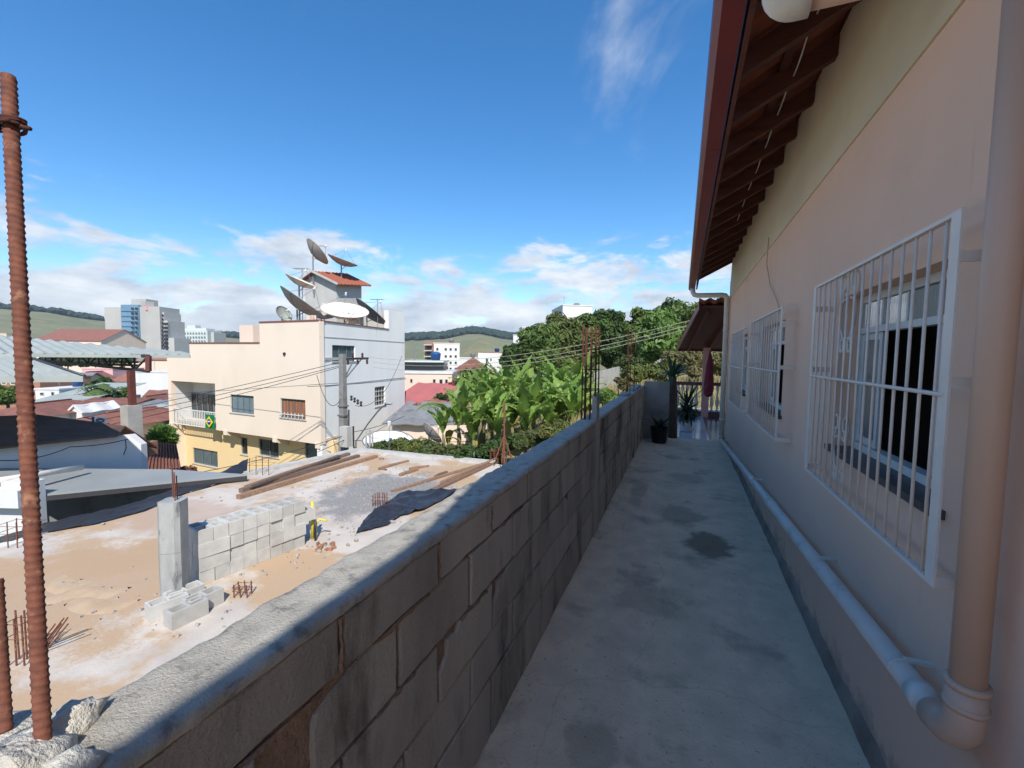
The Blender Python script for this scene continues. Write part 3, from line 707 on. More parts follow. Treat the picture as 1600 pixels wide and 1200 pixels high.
for k, gv in enumerate(GR): grille(k, *gv, ['white iron bar grille with scrolls over the nearest house window', 'white bar grille over the middle of the three windows', 'white bar grille over the farthest window by the downpipe'][k])

# roof: rafters, battens, clay tiles, gutter
RS = .52
def eave_x(y):                                   # tile edge: unseen near stretch stepped back to shape the shadow on the wall
    for (ya, xa), (yb, xb) in zip(EAVE[:-1], EAVE[1:]):
        if y <= yb: return xa+(xb-xa)*max(0, y-ya)/(yb-ya)
    return EAVE[-1][1]
EAVE = [(HY0, .64), (-.95, .64), (1.3, .15), (HY1+.3, .10)]
def roof_z(x): return 3.17+RS*(x-.12)
roof = link('roof', None, house, loc=Vector((.4, 3, 3.1))-house.location)
y = HY0+.1
while y < HY1:
    b = MB(); xe = eave_x(y)+.06
    b.beam((xe, y, roof_z(xe)-.09), (1.6, y, roof_z(1.6)-.09), .055, .11); b.build('rafter', m_rafter, roof); y += .5
for xo in (.20, .50, .80, 1.1):
    b = MB()
    if xo < .6: b.beam((xo, 1.2, roof_z(xo)-.018), (xo, HY1+.15, roof_z(xo)-.018), .05, .03)
    else: b.beam((xo, HY0, roof_z(xo)-.018), (xo, HY1+.15, roof_z(xo)-.018), .05, .03)
    b.build('batten', m_rafter, roof)
for (ya, xa), (yb, xb) in zip(EAVE[:2], EAVE[1:3]):
    b = MB(); b.beam((xa-.012, ya+.003, roof_z(xa)-.005), (xb-.012, yb, roof_z(xb)-.005), .022, .11); b.build('shadow_edge_board', m_rafter, roof)  # unseen board added to give the near eave a straight shadow edge
def tile_mesh():
    b = MB(); L = .44; w = .205; n = 8
    for zo in (0, .013):
        b.grid(lambda u, v: (v*L, (u-.5)*(w+.03), zo+.026*math.cos(u*2*math.pi*1.1)+.012), n, 1)
    k = (n+1)*2
    for i in range(n): b.f.append((i*2, (i+1)*2, k+(i+1)*2, k+i*2))
    return b.mesh('roof_tile', m_tile, True)
tm = tile_mesh(); ang = math.atan(RS)
ny = int((HY1+.25-HY0)/.205)
for i in range(ny):
    y = HY0+.1+i*.205; xe = eave_x(y)
    for r in range(3):
        x = xe+r*.375
        link('roof_tile', tm, roof, loc=Vector((x, y, roof_z(x)+.006+r*.014))-wloc(roof), rot=(random.uniform(-.015, .015), -ang-.035, random.uniform(-.02, .02)))
b = MB(); x0 = 1.05; b.poly([(x0, HY0, roof_z(x0)+.03), (x0, HY1+.25, roof_z(x0)+.03), (3.4, HY1+.25, roof_z(3.4)+.03), (3.4, HY0, roof_z(3.4)+.03)], (0, 0, .05)); b.poly([(3.4, HY0, roof_z(3.4)+.03), (3.4, HY1+.25, roof_z(3.4)+.03), (6.4, HY1+.25, roof_z(1.2)), (6.4, HY0, roof_z(1.2))], (0, 0, .05)); b.build('upper_roof', m_tile, roof)
# gutter in lapped lengths with fascia
GP = [(1.55, Vector((.075, 1.55, 3.075))), (9.42, Vector((.045, 9.42, 2.985)))]
def gpt(y):
    t = (y-1.55)/(9.42-1.55); return GP[0][1].lerp(GP[1][1], t)
gut = link('gutter', None, house, loc=Vector((.1, 4, 3.0))-house.location)
ys = [1.55, 3.3, 5.1, 6.9, 8.3, 9.42]
for i in range(5):
    prof = [(.0, .05), (-.006, .045), (-.012, .0), (-.008, -.055), (.018, -.082), (.105, -.082), (.115, .0), (.105, .0), (.097, -.072), (.02, -.072), (.002, -.05), (-.003, .04)]
    b = MB(); vs_ = []
    g = .004*(i % 2)
    for y in (ys[i], ys[i+1]+.03):
        c = gpt(y)
        vs_ += [(c.x+p[0]*(1+g*4), y, c.z+p[1]*(1+g*4)) for p in prof]
    n = len(prof); b.add(vs_, [(k, (k+1) % n, (k+1) % n+n, k+n) for k in range(n)]+[tuple(range(n)), tuple(range(n, 2*n))]); b.build('gutter_length', m_gutter, gut)
b = MB(); b.beam((.205, 1.5, 3.045), (.185, 9.45, 2.985), .022, .13); b.build('fascia_board', m_rafter, gut)
# eave cable hanging along the rafters
b = MB()
for i in range(9):
    y0 = 1.9+i*.5; b.tube(wire_pts((.56, y0, roof_z(.56)-.06), (.545, y0+.5, roof_z(.55)-.06), .03+.01*(i % 3), 6), .004, 6)
b.build('eave_cable', m_pvc, house)
b = MB(); b.tube([(HX-.02, 5.1, 2.80), (HX-.025, 5.12, 2.55), (HX-.018, 4.9, 2.3), (HX-.016, 4.55, 2.12), (HX-.016, 4.4, 2.02), (HX-.01, 4.38, 1.97)], .0045, 6); b.build('hanging_cable', m_pvc_cream, house, smooth=True)
# drain pipes
dp = thing('drain_pipe', 'painted downpipe at the right edge feeding a white pipe along the wall foot', 'pipe', (.69, 1.34, .6))
PR = .036
b = MB(); b.tube([(.70, 1.42, .70), (.70, 1.42, 2.78)], PR, 20); b.build('downpipe', m_pvc_cream, dp, smooth=True)
b = MB(); b.tube([(.27, 1.86, 2.95)]+arc((.32, 1.86, 2.89), .055, math.pi*.98, math.pi*1.5, (1, 0, 0), (0, 0, 1), 6)+[(.36, 1.86, 2.835)], .054, 18); b.build('gutter_elbow', m_pvc, dp, smooth=True)
b = MB(); b.tube([(.355, 1.86, 2.835), (.63, 1.86, 2.835)]+[(.66, 1.85, 2.834), (.682, 1.82, 2.832), (.69, 1.78, 2.83), (.695, 1.52, 2.83), (.70, 1.46, 2.83), (.70, 1.425, 2.81), (.70, 1.42, 2.76)], PR, 18); b.build('cross_pipe', m_pvc_cream, dp, smooth=True)
b = MB(); b.tube([(.70, 1.42, .78), (.70, 1.42, .70)]+[(.699, 1.424, .665), (.696, 1.44, .640), (.692, 1.475, .622), (.69, 1.53, .612)], PR+.006, 20); b.build('elbow', m_pvc_cream, dp, smooth=True)
for z in (.78, .725):
    b = MB(); b.tube([(.70, 1.42, z-.008), (.70, 1.42, z+.008)], PR+.009, 20); b.build('socket_ring', m_pvc_cream, dp, smooth=True)
pA = Vector((.69, 1.50, .617)); pB = Vector((.695, 8.95, .075)); LR = .035
b = MB(); b.tube([pA, pA.lerp(pB, .5), pB], LR, 18); b.build('foot_pipe', m_pvc, dp, smooth=True)
for t in (.012, .33, .34, .66):
    b = MB(); c = pA.lerp(pB, t); d = (pB-pA).normalized(); b.tube([c-d*.03, c+d*.03], LR+.006, 18); b.build('coupling', m_pvc, dp, smooth=True)
for t in (.03, .155, .45, .75, .95):
    b = MB(); c = pA.lerp(pB, t); b.tube([c+Vector((LR+.005, 0, 0))]+[c+Vector(((LR+.004)*math.cos(a), 0, (LR+.004)*math.sin(a))) for a in [q*math.pi/8 for q in range(0, 9)]], .004, 6); b.bb(c+Vector((.0, -.008, LR)), c+Vector((HX-c.x+.0, .008, LR+.012))); b.build('clip', m_pvc, dp)
dp2 = thing('drain_pipe', 'white downpipe at the far corner of the pink house', 'pipe', (.715, 9.12, 0))
b = MB(); b.tube([(.705, 9.1, .02), (.705, 9.1, 2.66)]+[(.700, 9.1, 2.71), (.67, 9.1, 2.745), (.62, 9.1, 2.755), (.2, 9.12, 2.765), (.14, 9.14, 2.785), (.115, 9.15, 2.83), (.11, 9.15, 2.93)], .045, 16); b.build('downpipe', m_pvc, dp2, smooth=True)
for z in (.12, .45, 1.25, 2.1):
    b = MB(); b.tube([(.705, 9.1, z-.012), (.705, 9.1, z+.012)], .051, 16); b.build('socket_ring', m_pvc, dp2, smooth=True)

# ------------------------------------------------------------------ veranda at the far end
ver = thing('veranda', 'small tiled veranda with brown roof and pale balustrade beyond the passage', 'veranda', (.2, 12, 0))
b = MB(); b.bb((-.85, 9.3, -.2), (3.2, 14, -.02)); b.build('floor_base', m_endwall, ver)
for i in range(14):
    for j in range(9):
        x = -.82+i*.27; y = 9.32+j*.5
        b = MB(); b.bb((x, y, -.018), (x+.262, y+.49, .0)); b.build('floor_tile', m_tiler if (i in (1, 5, 6, 8)) else m_tilew, ver)
b = MB(); b.bb((.48, 12.9, 0), (.66, 13.08, 1.86)); b.build('post', m_post, ver)
b = MB(); b.bb((.50, 9.6, 0), (.66, 9.8, 2.6)); b.build('inner_post', m_post, ver) if False else None
b = MB(); b.bb((-.42, 12.94, .84), (.478, 13.06, .93)); b.bb((.662, 12.94, .84), (3.1, 13.06, .93)); b.build('top_rail', m_rail, ver)
b = MB(); b.bb((-.42, 12.94, .0), (.478, 13.06, .14)); b.bb((.662, 12.94, 0), (3.1, 13.06, .14)); b.build('bottom_rail', m_rail, ver)
bp = MB(); bp.lathe([(.035, 0), (.035, .05), (.02, .08), (.045, .2), (.05, .28), (.022, .42), (.018, .5), (.045, .62), (.035, .66), (.035, .70)], 10); bmesh_b = bp.mesh('baluster', m_baluster, True)
xs = [-.36+i*.118 for i in range(7)]+[.74+i*.13 for i in range(6)]
for x in xs: link('baluster', bmesh_b, ver, loc=Vector((x, 13, .14))-wloc(ver))
vroof = link('roof', None, ver, loc=Vector((.3, 12.5, 1.9))-ver.location)
A = Vector((-.16, 13.4, 1.83)); B = Vector((.30, 10.2, 2.67)); Cc = Vector((3.2, 10.2, 2.67)); D = Vector((3.2, 13.4, 1.83))
b = MB(); b.poly([A, B, Cc, D], (0, 0, .02)); b.build('roof_deck', m_rafter, vroof)
vsl = math.atan2(.84, 3.2)
for i in range(15):
    for r in range(9):
        t = r/8.6; x = A.x+(B.x-A.x)*t+.1+i*.205; y = 13.42-3.2*t
        link('roof_tile', tm, vroof, loc=Vector((x, y, 1.86+.84*t+.012))-wloc(vroof), rot=(0, -vsl-.03, -math.pi/2))
for i in range(6):
    x = .1+i*.5; b = MB(); b.beam((x, 13.3, 1.80), (x+.35, 10.3, 2.58), .05, .09); b.build('rafter', m_rafter, vroof)
b = MB(); b.beam(A+Vector((-.02, .03, 0)), D+Vector((0, .03, 0)), .03, .12); b.build('fascia', m_rafter, vroof)
b = MB(); b.beam(A+Vector((-.03, .03, .01)), B+Vector((-.03, -.03, .01)), .03, .14); b.build('barge_board', m_gutter, vroof)
b = MB(); b.lathe([(.012, 1.15), (.03, 1.05), (.075, .82), (.10, .5), (.115, .22), (.10, .06), (.045, .0)], 18, (.60, 12.0, .62), lambda a, i: .10*math.sin(a*5+i)); bag = b.build('hanging_bag', m_bag, smooth=True, origin=(.60, 12, .62))
tag(bag, 'maroon cloth bag hanging from the veranda roof by the post', 'bag')
def blade(L, w, droop, n=8, fold=.25):
    def fn(u, v):
        t = u; s = (v-.5)*2; ww = w*math.sin(math.pi*min(1, .12+t*.88))**.8
        a = droop*t
        return (L*t*math.cos(a*.6), s*ww*.5, L*t*math.sin(.9-a)*.8+abs(s)*ww*fold*.5)
    return fn
def rosette(name, parent, c, n, L, w, m, droop=(.5, 1.4), up=0.3):
    for i in range(n):
        b = MB(); b.grid(blade(L*random.uniform(.75, 1.1), w, random.uniform(*droop)), 7, 2)
        link(name, b.mesh(name, m, True), parent, loc=Vector(c)-wloc(parent), rot=(0, -random.uniform(-.25, up), i*2.399+random.uniform(-.3, .3)))
pl = thing('potted_plant', 'black bucket with a spiky dark plant on the passage floor', 'plant', (-.38, 8.6, 0))
b = MB(); b.lathe([(.115, 0), (.125, .01), (.155, .27), (.165, .275), (.165, .295), (.15, .295), (.145, .24), (.0, .24)], 20, (-.38, 8.6, .005)); b.build('bucket', m_pot, pl, smooth=True)
rosette('leaf', pl, (-.38, 8.6, .27), 16, .42, .05, m_plantd, (.2, 1.0), .5)
yc = thing('yucca', 'tall spiky plant with a thick brown trunk above the end wall', 'plant', (-.26, 9.25, 0))
b = MB(); b.tube([(-.17, 9.28, 0), (-.175, 9.28, .5), (-.18, 9.27, .9), (-.20, 9.27, 1.22)], [.10, .09, .085, .07], 12); b.build('trunk', m_trunkb, yc, smooth=True)
rosette('leaf', yc, (-.20, 9.27, 1.18), 26, .50, .065, m_yucca, (.0, 1.3), .7)
fn_ = thing('potted_fern', 'dark bushy potted plant at the middle of the veranda edge', 'plant', (.10, 10.2, 0))
b = MB(); b.lathe([(.11, 0), (.14, .02), (.15, .2), (.12, .26), (.0, .26)], 16, (.10, 10.2, 0)); b.build('pot', m_tilew, fn_, smooth=True)
rosette('leaf', fn_, (.10, 10.2, .42), 46, .40, .06, m_plantd, (.1, 1.6), .9)
rosette('leaf', fn_, (.10, 10.2, .30), 34, .34, .07, m_plantd, (.6, 1.9), .4)
b = MB(); b.tube([(.10, 10.2, .2), (.10, 10.2, .6)], .03, 8); b.build('stem', m_trunkb, fn_)
rosette('leaf', fn_, (.10, 10.2, .58), 12, .62, .05, m_plantd, (.0, .6), .7)

# ------------------------------------------------------------------ building site below the wall
SZ = -1.6
site_pts = [at_z(-260, 905, SZ), at_z(0, 856, SZ), at_z(75, 832, SZ), at_z(200, 803, SZ), at_z(300, 768, SZ), at_z(385, 742, SZ), at_z(560, 704, SZ), at_z(772, 724, SZ), Vector((-.9, 11.2, SZ)), Vector((-.86, -3, SZ)), Vector((-9.5, -3, SZ))]
b = MB(); b.poly([Vector((p.x, p.y, SZ-.16)) for p in site_pts], (0, 0, .158))
o = b.build('building_site', m_slab, origin=(-6, 5, SZ)); tag(o, 'pale dusty concrete roof slab with sand, an unfinished building site', 'slab')
b = MB(); ins = [p.lerp(Vector((-5.2, 4.5, SZ)), .06) for p in site_pts]
b.poly([Vector((p.x, p.y, -8.6)) for p in ins], (0, 0, 8.6+SZ-.17)); ob = b.build('lower_storey', m_grey_render, o)
# a raised cement lip along the far edge
b = MB(); e = [site_pts[5], site_pts[6], site_pts[7]]
for p, q in zip(e[:-1], e[1:]): b.beam(Vector((p.x, p.y, SZ+.035)), Vector((q.x, q.y, SZ+.03)), .26, .07)
kind(b.build('edge_lip', m_paleblk, o), 'stuff')
# sand ridges swept across the slab
for k, (x0, y0, x1, y1) in enumerate([(80, 905, 190, 925), (120, 935, 205, 945), (75, 985, 150, 975), (60, 945, 140, 905)]):
    a = at_z(x0, y0, SZ); c = at_z(x1, y1, SZ); n = (c-a).cross(Z0).normalized()
    b = MB(); b.grid(lambda u, v: a.lerp(c, u)+n*((v-.5)*.30+.12*math.sin(u*3.0))+Vector((0, 0, -.002+.016*math.sin(math.pi*v)*math.sin(math.pi*u))), 20, 6)
    kind(b.build('sand_ridge', mat('swept_sand', (.52, .38, .25, 1), (.44, .31, .2, 1), 5, .95) if k == 0 else bpy.data.materials['swept_sand'], o, smooth=True), 'stuff')
# column
pc = at_z(275, 936, SZ)
b = MB(); rr = [(-.20, -.12), (-.13, -.19), (.13, -.19), (.20, -.12), (.20, .12), (.13, .19), (-.13, .19), (-.20, .12)]
ca = rad(28); Rz = Matrix.Rotation(ca, 3, 'Z')
b.poly([pc+Rz @ Vector((x*.66, y*.72, .0)) for x, y in rr], (.012, -.008, .66))
b.poly([pc+Rz @ Vector((x*.65, y*.71, .664))+Vector((.012, -.008, 0)) for x, y in rr], (.014, .0, .65))
col = b.build('concrete_column', m_colm, origin=pc); tag(col, 'stubby chamfered grey concrete column standing beside the stacked blocks', 'column')
for k, (dx, dy) in enumerate([(.05, .03), (.09, -.02), (-.06, .05)]):
    b = MB(); b.tube([pc+Vector((dx, dy, 1.25)), pc+Vector((dx, dy, 1.62+.06*k))], .008, 6); b.build('starter_bar', m_rust, col)
# hollow blocks
def hollow_block(L=.39, w=.19, h=.19):
    b = MB(); t = .028
    ox = [-L/2, L/2]; iy = w/2-t
    holes = [(-L/2+t, -t/2), (t/2, L/2-t)]
    xs = [-L/2, holes[0][0], holes[0][1], holes[1][0], holes[1][1], L/2]; ys = [-w/2, -iy, iy, w/2]
    V = lambda x, y, z: Vector((x, y, z))
    for i in range(5):
        for j in range(3):
            hole = j == 1 and i in (1, 3); z = h-.14 if hole else h
            b.add([V(xs[i], ys[j], z), V(xs[i+1], ys[j], z), V(xs[i+1], ys[j+1], z), V(xs[i], ys[j+1], z)], [(0, 1, 2, 3)])
            if hole:
                q = [(xs[i], ys[j]), (xs[i+1], ys[j]), (xs[i+1], ys[j+1]), (xs[i], ys[j+1])]
                for k in range(4):
                    p0, p1 = q[k], q[(k+1) % 4]; b.add([V(*p0, h), V(*p1, h), V(*p1, h-.14), V(*p0, h-.14)], [(3, 2, 1, 0)])
    q = [(-L/2, -w/2), (L/2, -w/2), (L/2, w/2), (-L/2, w/2)]
    for k in range(4):
        p0, p1 = q[k], q[(k+1) % 4]; b.add([V(*p0, 0), V(*p1, 0), V(*p1, h), V(*p0, h)], [(0, 1, 2, 3)])
    me = bpy.data.meshes.new('concrete_block'); me.from_pydata([tuple(v) for v in b.v], [], b.f)
    bm = bmesh.new(); bm.from_mesh(me); bmesh.ops.remove_doubles(bm, verts=bm.verts, dist=.0005); bmesh.ops.recalc_face_normals(bm, faces=bm.faces); bm.to_mesh(me); bm.free()
    me.materials.append(m_paleblk); return me
hb = hollow_block()
p0 = at_z(312, 916, SZ); p1 = at_z(482, 850, SZ); dirv = (p1-p0).normalized(); perp = Vector((-dirv.y, dirv.x, 0))
nb = max(8, int((p1-p0).length/.196)); yaw0 = math.atan2(dirv.y, dirv.x)
ROWN = ['bottom', 'second', 'third', 'top']
for r in range(4):
    i = 0; u = 0.0; cnt = 0
    total = (p1-p0).length
    while u < total-.10:
        longways = (r == 1 and cnt in (0, nb-3)) or (r == 2 and cnt in (0, nb-2))
        wdt = .39 if longways else .19
        keep = not (r == 3 and total*.52 < u < total*.60)
        dz = 0
        if keep:
            c = p0+dirv*(u+wdt/2)+perp*(.195 if not longways else .095)*1.0+Vector((0, 0, r*.191))
            c += perp*random.uniform(-.02, .02)
            o = link('concrete_block', hb, None, loc=c, rot=(0, 0, yaw0+(0 if longways else math.pi/2)+random.uniform(-.03, .03)))
            tag(o, 'pale hollow concrete block, %s from the column in the %s row of the stack' % (ORD[cnt], ROWN[r]), 'block', 'stacked concrete blocks')
            if longways:
                o2 = link('concrete_block', hb, None, loc=c+perp*.2, rot=(0, 0, yaw0)); tag(o2, 'pale hollow block hidden behind the %s front block of the %s row of the stack' % (ORD[cnt], ROWN[r]), 'block', 'stacked concrete blocks')
        cnt += 1
        u += wdt+.006
for k, (px, py, rz, lb) in enumerate([(262, 958, .3, 'loose pale block at the column foot, leftmost on the slab'), (292, 968, .45, 'loose pale block lying nearest the wall in front of the column'), (318, 950, .5, 'loose pale block lying right of the column, by the stack end'), (288, 942, .4, 'loose pale block at the back of the group before the column')]):
    c = at_z(px, py, SZ); o = link('concrete_block', hb, None, loc=c, rot=(0, 0, rz+1.0)); tag(o, lb, 'block', 'loose concrete blocks')
# rebar starters cast in the slab
def starters(px, py, n, w, h, label, tilt=0, cx=3):
    c = at_z(px, py, SZ); t = thing('rebar_starter', label, 'rebar', c)
    for i in range(n):
        a = i % cx; bb_ = i//cx
        q = c+R0*((a/(max(1, cx-1))-.5)*w)+F0*(bb_*w*.6)
        b = MB(); b.tube([q, q+Vector((random.uniform(-.02, .02)+tilt*h*.8, tilt*h*.3, h*random.uniform(.92, 1.04)))], .008, 6); b.build('bar', m_rust, t)
    for z in ((h*.55, h*.85) if not tilt else ()):
        b = MB(); q = [c-R0*w*.55-F0*.02, c+R0*w*.55-F0*.02, c+R0*w*.55+F0*w*.65, c-R0*w*.55+F0*w*.65, c-R0*w*.55-F0*.02]
        b.tube([p+Vector((0, 0, z)) for p in q], .004, 5); b.build('stirrup', m_rust, t)
starters(26, 1040, 6, .16, .52, 'cluster of rusty starter bars on the sand at the left')
starters(376, 934, 6, .17, .17, 'short rusty cage stub on the slab before the block stack')
starters(592, 792, 12, .26, .26, 'row of thin bars on the gravel patch near the black plastic', cx=6)
starters(405, 742, 6, .5, .46, 'thin upright bars at the far slab edge beside the plastic', cx=4)
starters(20, 856, 6, .45, .42, 'thin wire-tied bars by the white wall at the left slab edge', cx=4)
starters(775, 723, 8, .34, .42, 'pale bars at the far right corner of the slab', cx=4)
starters(62, 1018, 5, .12, .33, 'bent rusty bars leaning over the sand at the left', tilt=.9)
# planks
def plank(a, c, w, h, label, m=m_wood, z=0.0):
    a = a+Vector((0, 0, h/2+z)); c = c+Vector((0, 0, h/2+z)); n = 6
    b = MB(); side = (c-a).cross(Z0).normalized()
    pts = []
    off = random.uniform(-.03, .03)
    for i in range(n+1):
        t = i/n; p = a.lerp(c, t)+side*off*math.sin(t*math.pi)+Vector((0, 0, .01*math.sin(t*5)))
        for sx, sz in ((-1, -1), (1, -1), (1, 1), (-1, 1)): pts.append(p+side*(sx*w/2)+Vector((0, 0, sz*h/2)))
    fs = [(0, 1, 2, 3), tuple(n*4+k for k in (3, 2, 1, 0))]
    for i in range(n):
        for k in range(4): fs.append((i*4+k, i*4+(k+1) % 4, i*4+4+(k+1) % 4, i*4+4+k))
    b.add(pts, fs); o = b.build('timber_plank', m, origin=(a+c)/2); tag(o, label, 'plank', 'planks lying on the slab')
plank(at_z(372, 780, SZ), at_z(588, 715, SZ), .13, .09, 'long pale brown plank, nearest of the bundle along the slab')
plank(at_z(376, 770, SZ), at_z(560, 714, SZ), .13, .09, 'long greyish plank behind the nearest of the bundle', m_wood_old)
plank(at_z(385, 765, SZ), at_z(545, 711, SZ), .12, .09, 'weathered plank farthest back in the long bundle', m_wood_old)
plank(at_z(390, 768, SZ), at_z(530, 718, SZ), .12, .06, 'weathered plank lying on top of the long bundle', m_wood_old, .095)
plank(at_z(612, 769, SZ), at_z(778, 718, SZ), .10, .04, 'long thin plank pointing at the far right slab corner')
plank(at_z(676, 768, SZ), at_z(775, 722, SZ), .16, .05, 'wide plank half hidden by the wall, by the black plastic')
plank(at_z(690, 758, SZ), at_z(776, 719, SZ), .10, .04, 'thin plank resting on the wide one by the wall', m_wood, .05)
plank(at_z(592, 734, SZ), at_z(638, 721, SZ), .08, .05, 'short stick at the back of the slab, farthest from the viewer')
plank(at_z(592, 734, SZ), at_z(604, 735, SZ), .07, .04, 'tiny offcut touching the farthest short stick')
plank(at_z(625, 744, SZ), at_z(652, 735, SZ), .10, .06, 'short plank offcut in the middle of the slab end')
plank(at_z(640, 734, SZ), at_z(670, 729, SZ), .08, .05, 'short stick just behind the middle offcut')
plank(at_z(680, 746, SZ), at_z(698, 738, SZ), .07, .05, 'small stick alone right of the other offcuts')
plank(at_z(592, 718, SZ), at_z(600, 718, SZ), .06, .05, 'tiny wood chip by the end of the long bundle')
# yellow conduit
yp = at_z(488, 842, SZ); yt = thing('electrical_conduit', 'bright yellow conduit sticking up from the slab by the stack', 'conduit', yp)
b = MB(); b.tube([yp, yp+Vector((.01, 0, .3)), yp+Vector((.015, 0, .66))], .022, 8); b.build('main_tube', m_yellow, yt, smooth=True)
b = MB(); b.tube([yp+Vector((.05, .03, 0)), yp+Vector((.06, .03, .28)), yp+Vector((.11, .07, .34)), yp+Vector((.22, .12, .31))], .018, 8); b.build('bent_tube', m_yellow, yt, smooth=True)
b = MB(); b.tube([yp+Vector((-.05, .02, 0)), yp+Vector((-.07, .02, .3)), yp+Vector((-.12, .0, .37)), yp+Vector((-.16, 0, .33))], .016, 8); b.build('pale_tube', m_dish, yt, smooth=True)
b = MB(); b.tube([yp+Vector((.10, -.03, 0)), yp+Vector((.09, -.02, .36))], .02, 8); b.build('black_tube', m_tarp, yt, smooth=True)
# crumbled red brick bits
rbits = MB()
for k in range(16):
    c = at_z(500+random.uniform(-6, 22), 858+random.uniform(-8, 4), SZ); rbits.box(c+Vector((0, 0, .02)), [random.uniform(.02, .07) for _ in range(3)], Matrix.Rotation(random.random()*3, 3, 'Z'))
o = rbits.build('brick_crumbs', m_brick); kind(o, 'stuff'); o['label'] = 'scattered red brick crumbs on the slab'
gr = MB()
for k in range(900):
    x = random.gauss(-6.3, .75); y = random.gauss(8.3, .95); s = random.uniform(.012, .035)
    if x > -4.9: continue
    a = random.random()*6.28
    gr.add([(x+s*math.cos(a), y+s*math.sin(a), SZ), (x+s*math.cos(a+2.1), y+s*math.sin(a+2.1), SZ), (x+s*math.cos(a+4.2), y+s*math.sin(a+4.2), SZ), (x, y, SZ+s*.9)], [(0, 1, 3), (1, 2, 3), (2, 0, 3)])
o = gr.build('gravel', mat('grey_gravel', (.30, .29, .28, 1), (.2, .195, .19, 1), 9, .95)); kind(o, 'stuff')
rub = MB(); rg_ = random.Random(77)
for k in range(210):
    px, py = rg_.uniform(90, 700), rg_.uniform(730, 1000); c = at_z(px, py, SZ)
    if c.x > -1.6 or not (-10.2 < c.x): continue
    if rg_.random() < .55: c = Vector((rg_.gauss(-5.6, .5), rg_.gauss(5.6, 1.6), SZ))
    s_ = rg_.uniform(.008, .035)*(1 if rg_.random() < .9 else 1.8)
    rub.box(c+Vector((0, 0, s_*.3)), [s_*rg_.uniform(.7, 1.6), s_*rg_.uniform(.7, 1.6), s_], Matrix.Rotation(rg_.random()*3, 3, 'Z') @ Matrix.Rotation(rg_.uniform(-.5, .5), 3, 'X'))
o = rub.build('rubble', m_stub); kind(o, 'stuff'); o['label'] = 'scattered mortar crumbs and grit on the slab'
# black plastic sheets
def tarp(pl, pr, label, nu=40, nv=12, amp=.06, base=SZ):
    n = len(pl)-1
    def along(P, u):
        k = min(n-1, int(u*n)); f = u*n-k; return P[k].lerp(P[k+1], f)
    b = MB()
    def fn(u, v):
        p = along(pl, u).lerp(along(pr, u), v)
        return p+Vector((0, 0, .015+amp*abs(fb((p.x*2.2, p.y*2.2, 1)))+amp*.5*abs(fb((p.x*6, p.y*6, 4)))))
    b.grid(fn, nu, nv); c = fn(.5, .5); o = b.build('plastic_sheet', m_tarp, smooth=True, origin=c); tag(o, label, 'plastic sheet'); return o
Q = lambda x, y, dz=0: at_z(x, y, SZ)+Vector((0, 0, dz))
tarp([Q(556, 835), Q(575, 808), Q(600, 790), Q(625, 772), Q(690, 766)], [Q(562, 834), Q(606, 822), Q(626, 808), Q(660, 800), Q(720, 768)], 'crumpled black plastic lying on the slab against the block wall', amp=.10)
tarp([Q(-120, 885), Q(70, 834), Q(150, 820), Q(225, 800), Q(290, 772), Q(345, 757), Q(386, 738)], [Q(-120, 868, -.1), Q(70, 812, -.1), Q(150, 796, -.08), Q(225, 780, -.05), Q(290, 758, .02), Q(345, 745, .10), Q(388, 731, .22)], 'long black plastic draped over the left edge of the slab', 60, 10, .05)

# ------------------------------------------------------------------ neighbours on the left: white workshop, canopies, sheds
def quad_roof(name, pts, m, th, parent=None, waves=0, amp=.03, nu=None):
    a, b_, c, d = [Vector(p) for p in pts]          # a-b near edge, d-c far edge
    g = MB(); nrm = (b_-a).cross(d-a).normalized()
    if nrm.z < 0: nrm = -nrm
    nu = nu or max(2, waves*8)
    for off in (0, -th):
        g.grid(lambda u, v: a.lerp(b_, u).lerp(d.lerp(c, u), v)+nrm*(off+(amp*math.cos(u*waves*2*math.pi) if waves else 0)), nu, 1)
    k = (nu+1)*2
    for i in range(nu): g.f.append((i*2, i*2+2, k+i*2+2, k+i*2)); g.f.append((i*2+1, k+i*2+1, k+i*2+3, i*2+3))
    g.f.append((0, k, k+1, 1)); g.f.append((nu*2, nu*2+1, k+nu*2+1, k+nu*2))
    return g.build(name, m, parent)
ws = thing('workshop', 'white workshop with brown roof and grey lean-to sheet roof beside the slab', 'building', at(120, 735, 11.5)-Vector((0, 0, 6)))
cz = -1.42
c1 = at_z(60, 773, cz); c2 = at_z(386, 741, cz); c3 = at_z(262, 733, cz); c4 = at_z(-60, 731, cz)
quad_roof('lean_to_roof', [c1, c2, c3, c4], m_canopy, .05, ws)
b = MB(); b.beam(c1+Vector((0, 0, -.09)), c2+Vector((0, 0, -.09)), .05, .1); b.build('roof_edge', m_darksteel, ws)
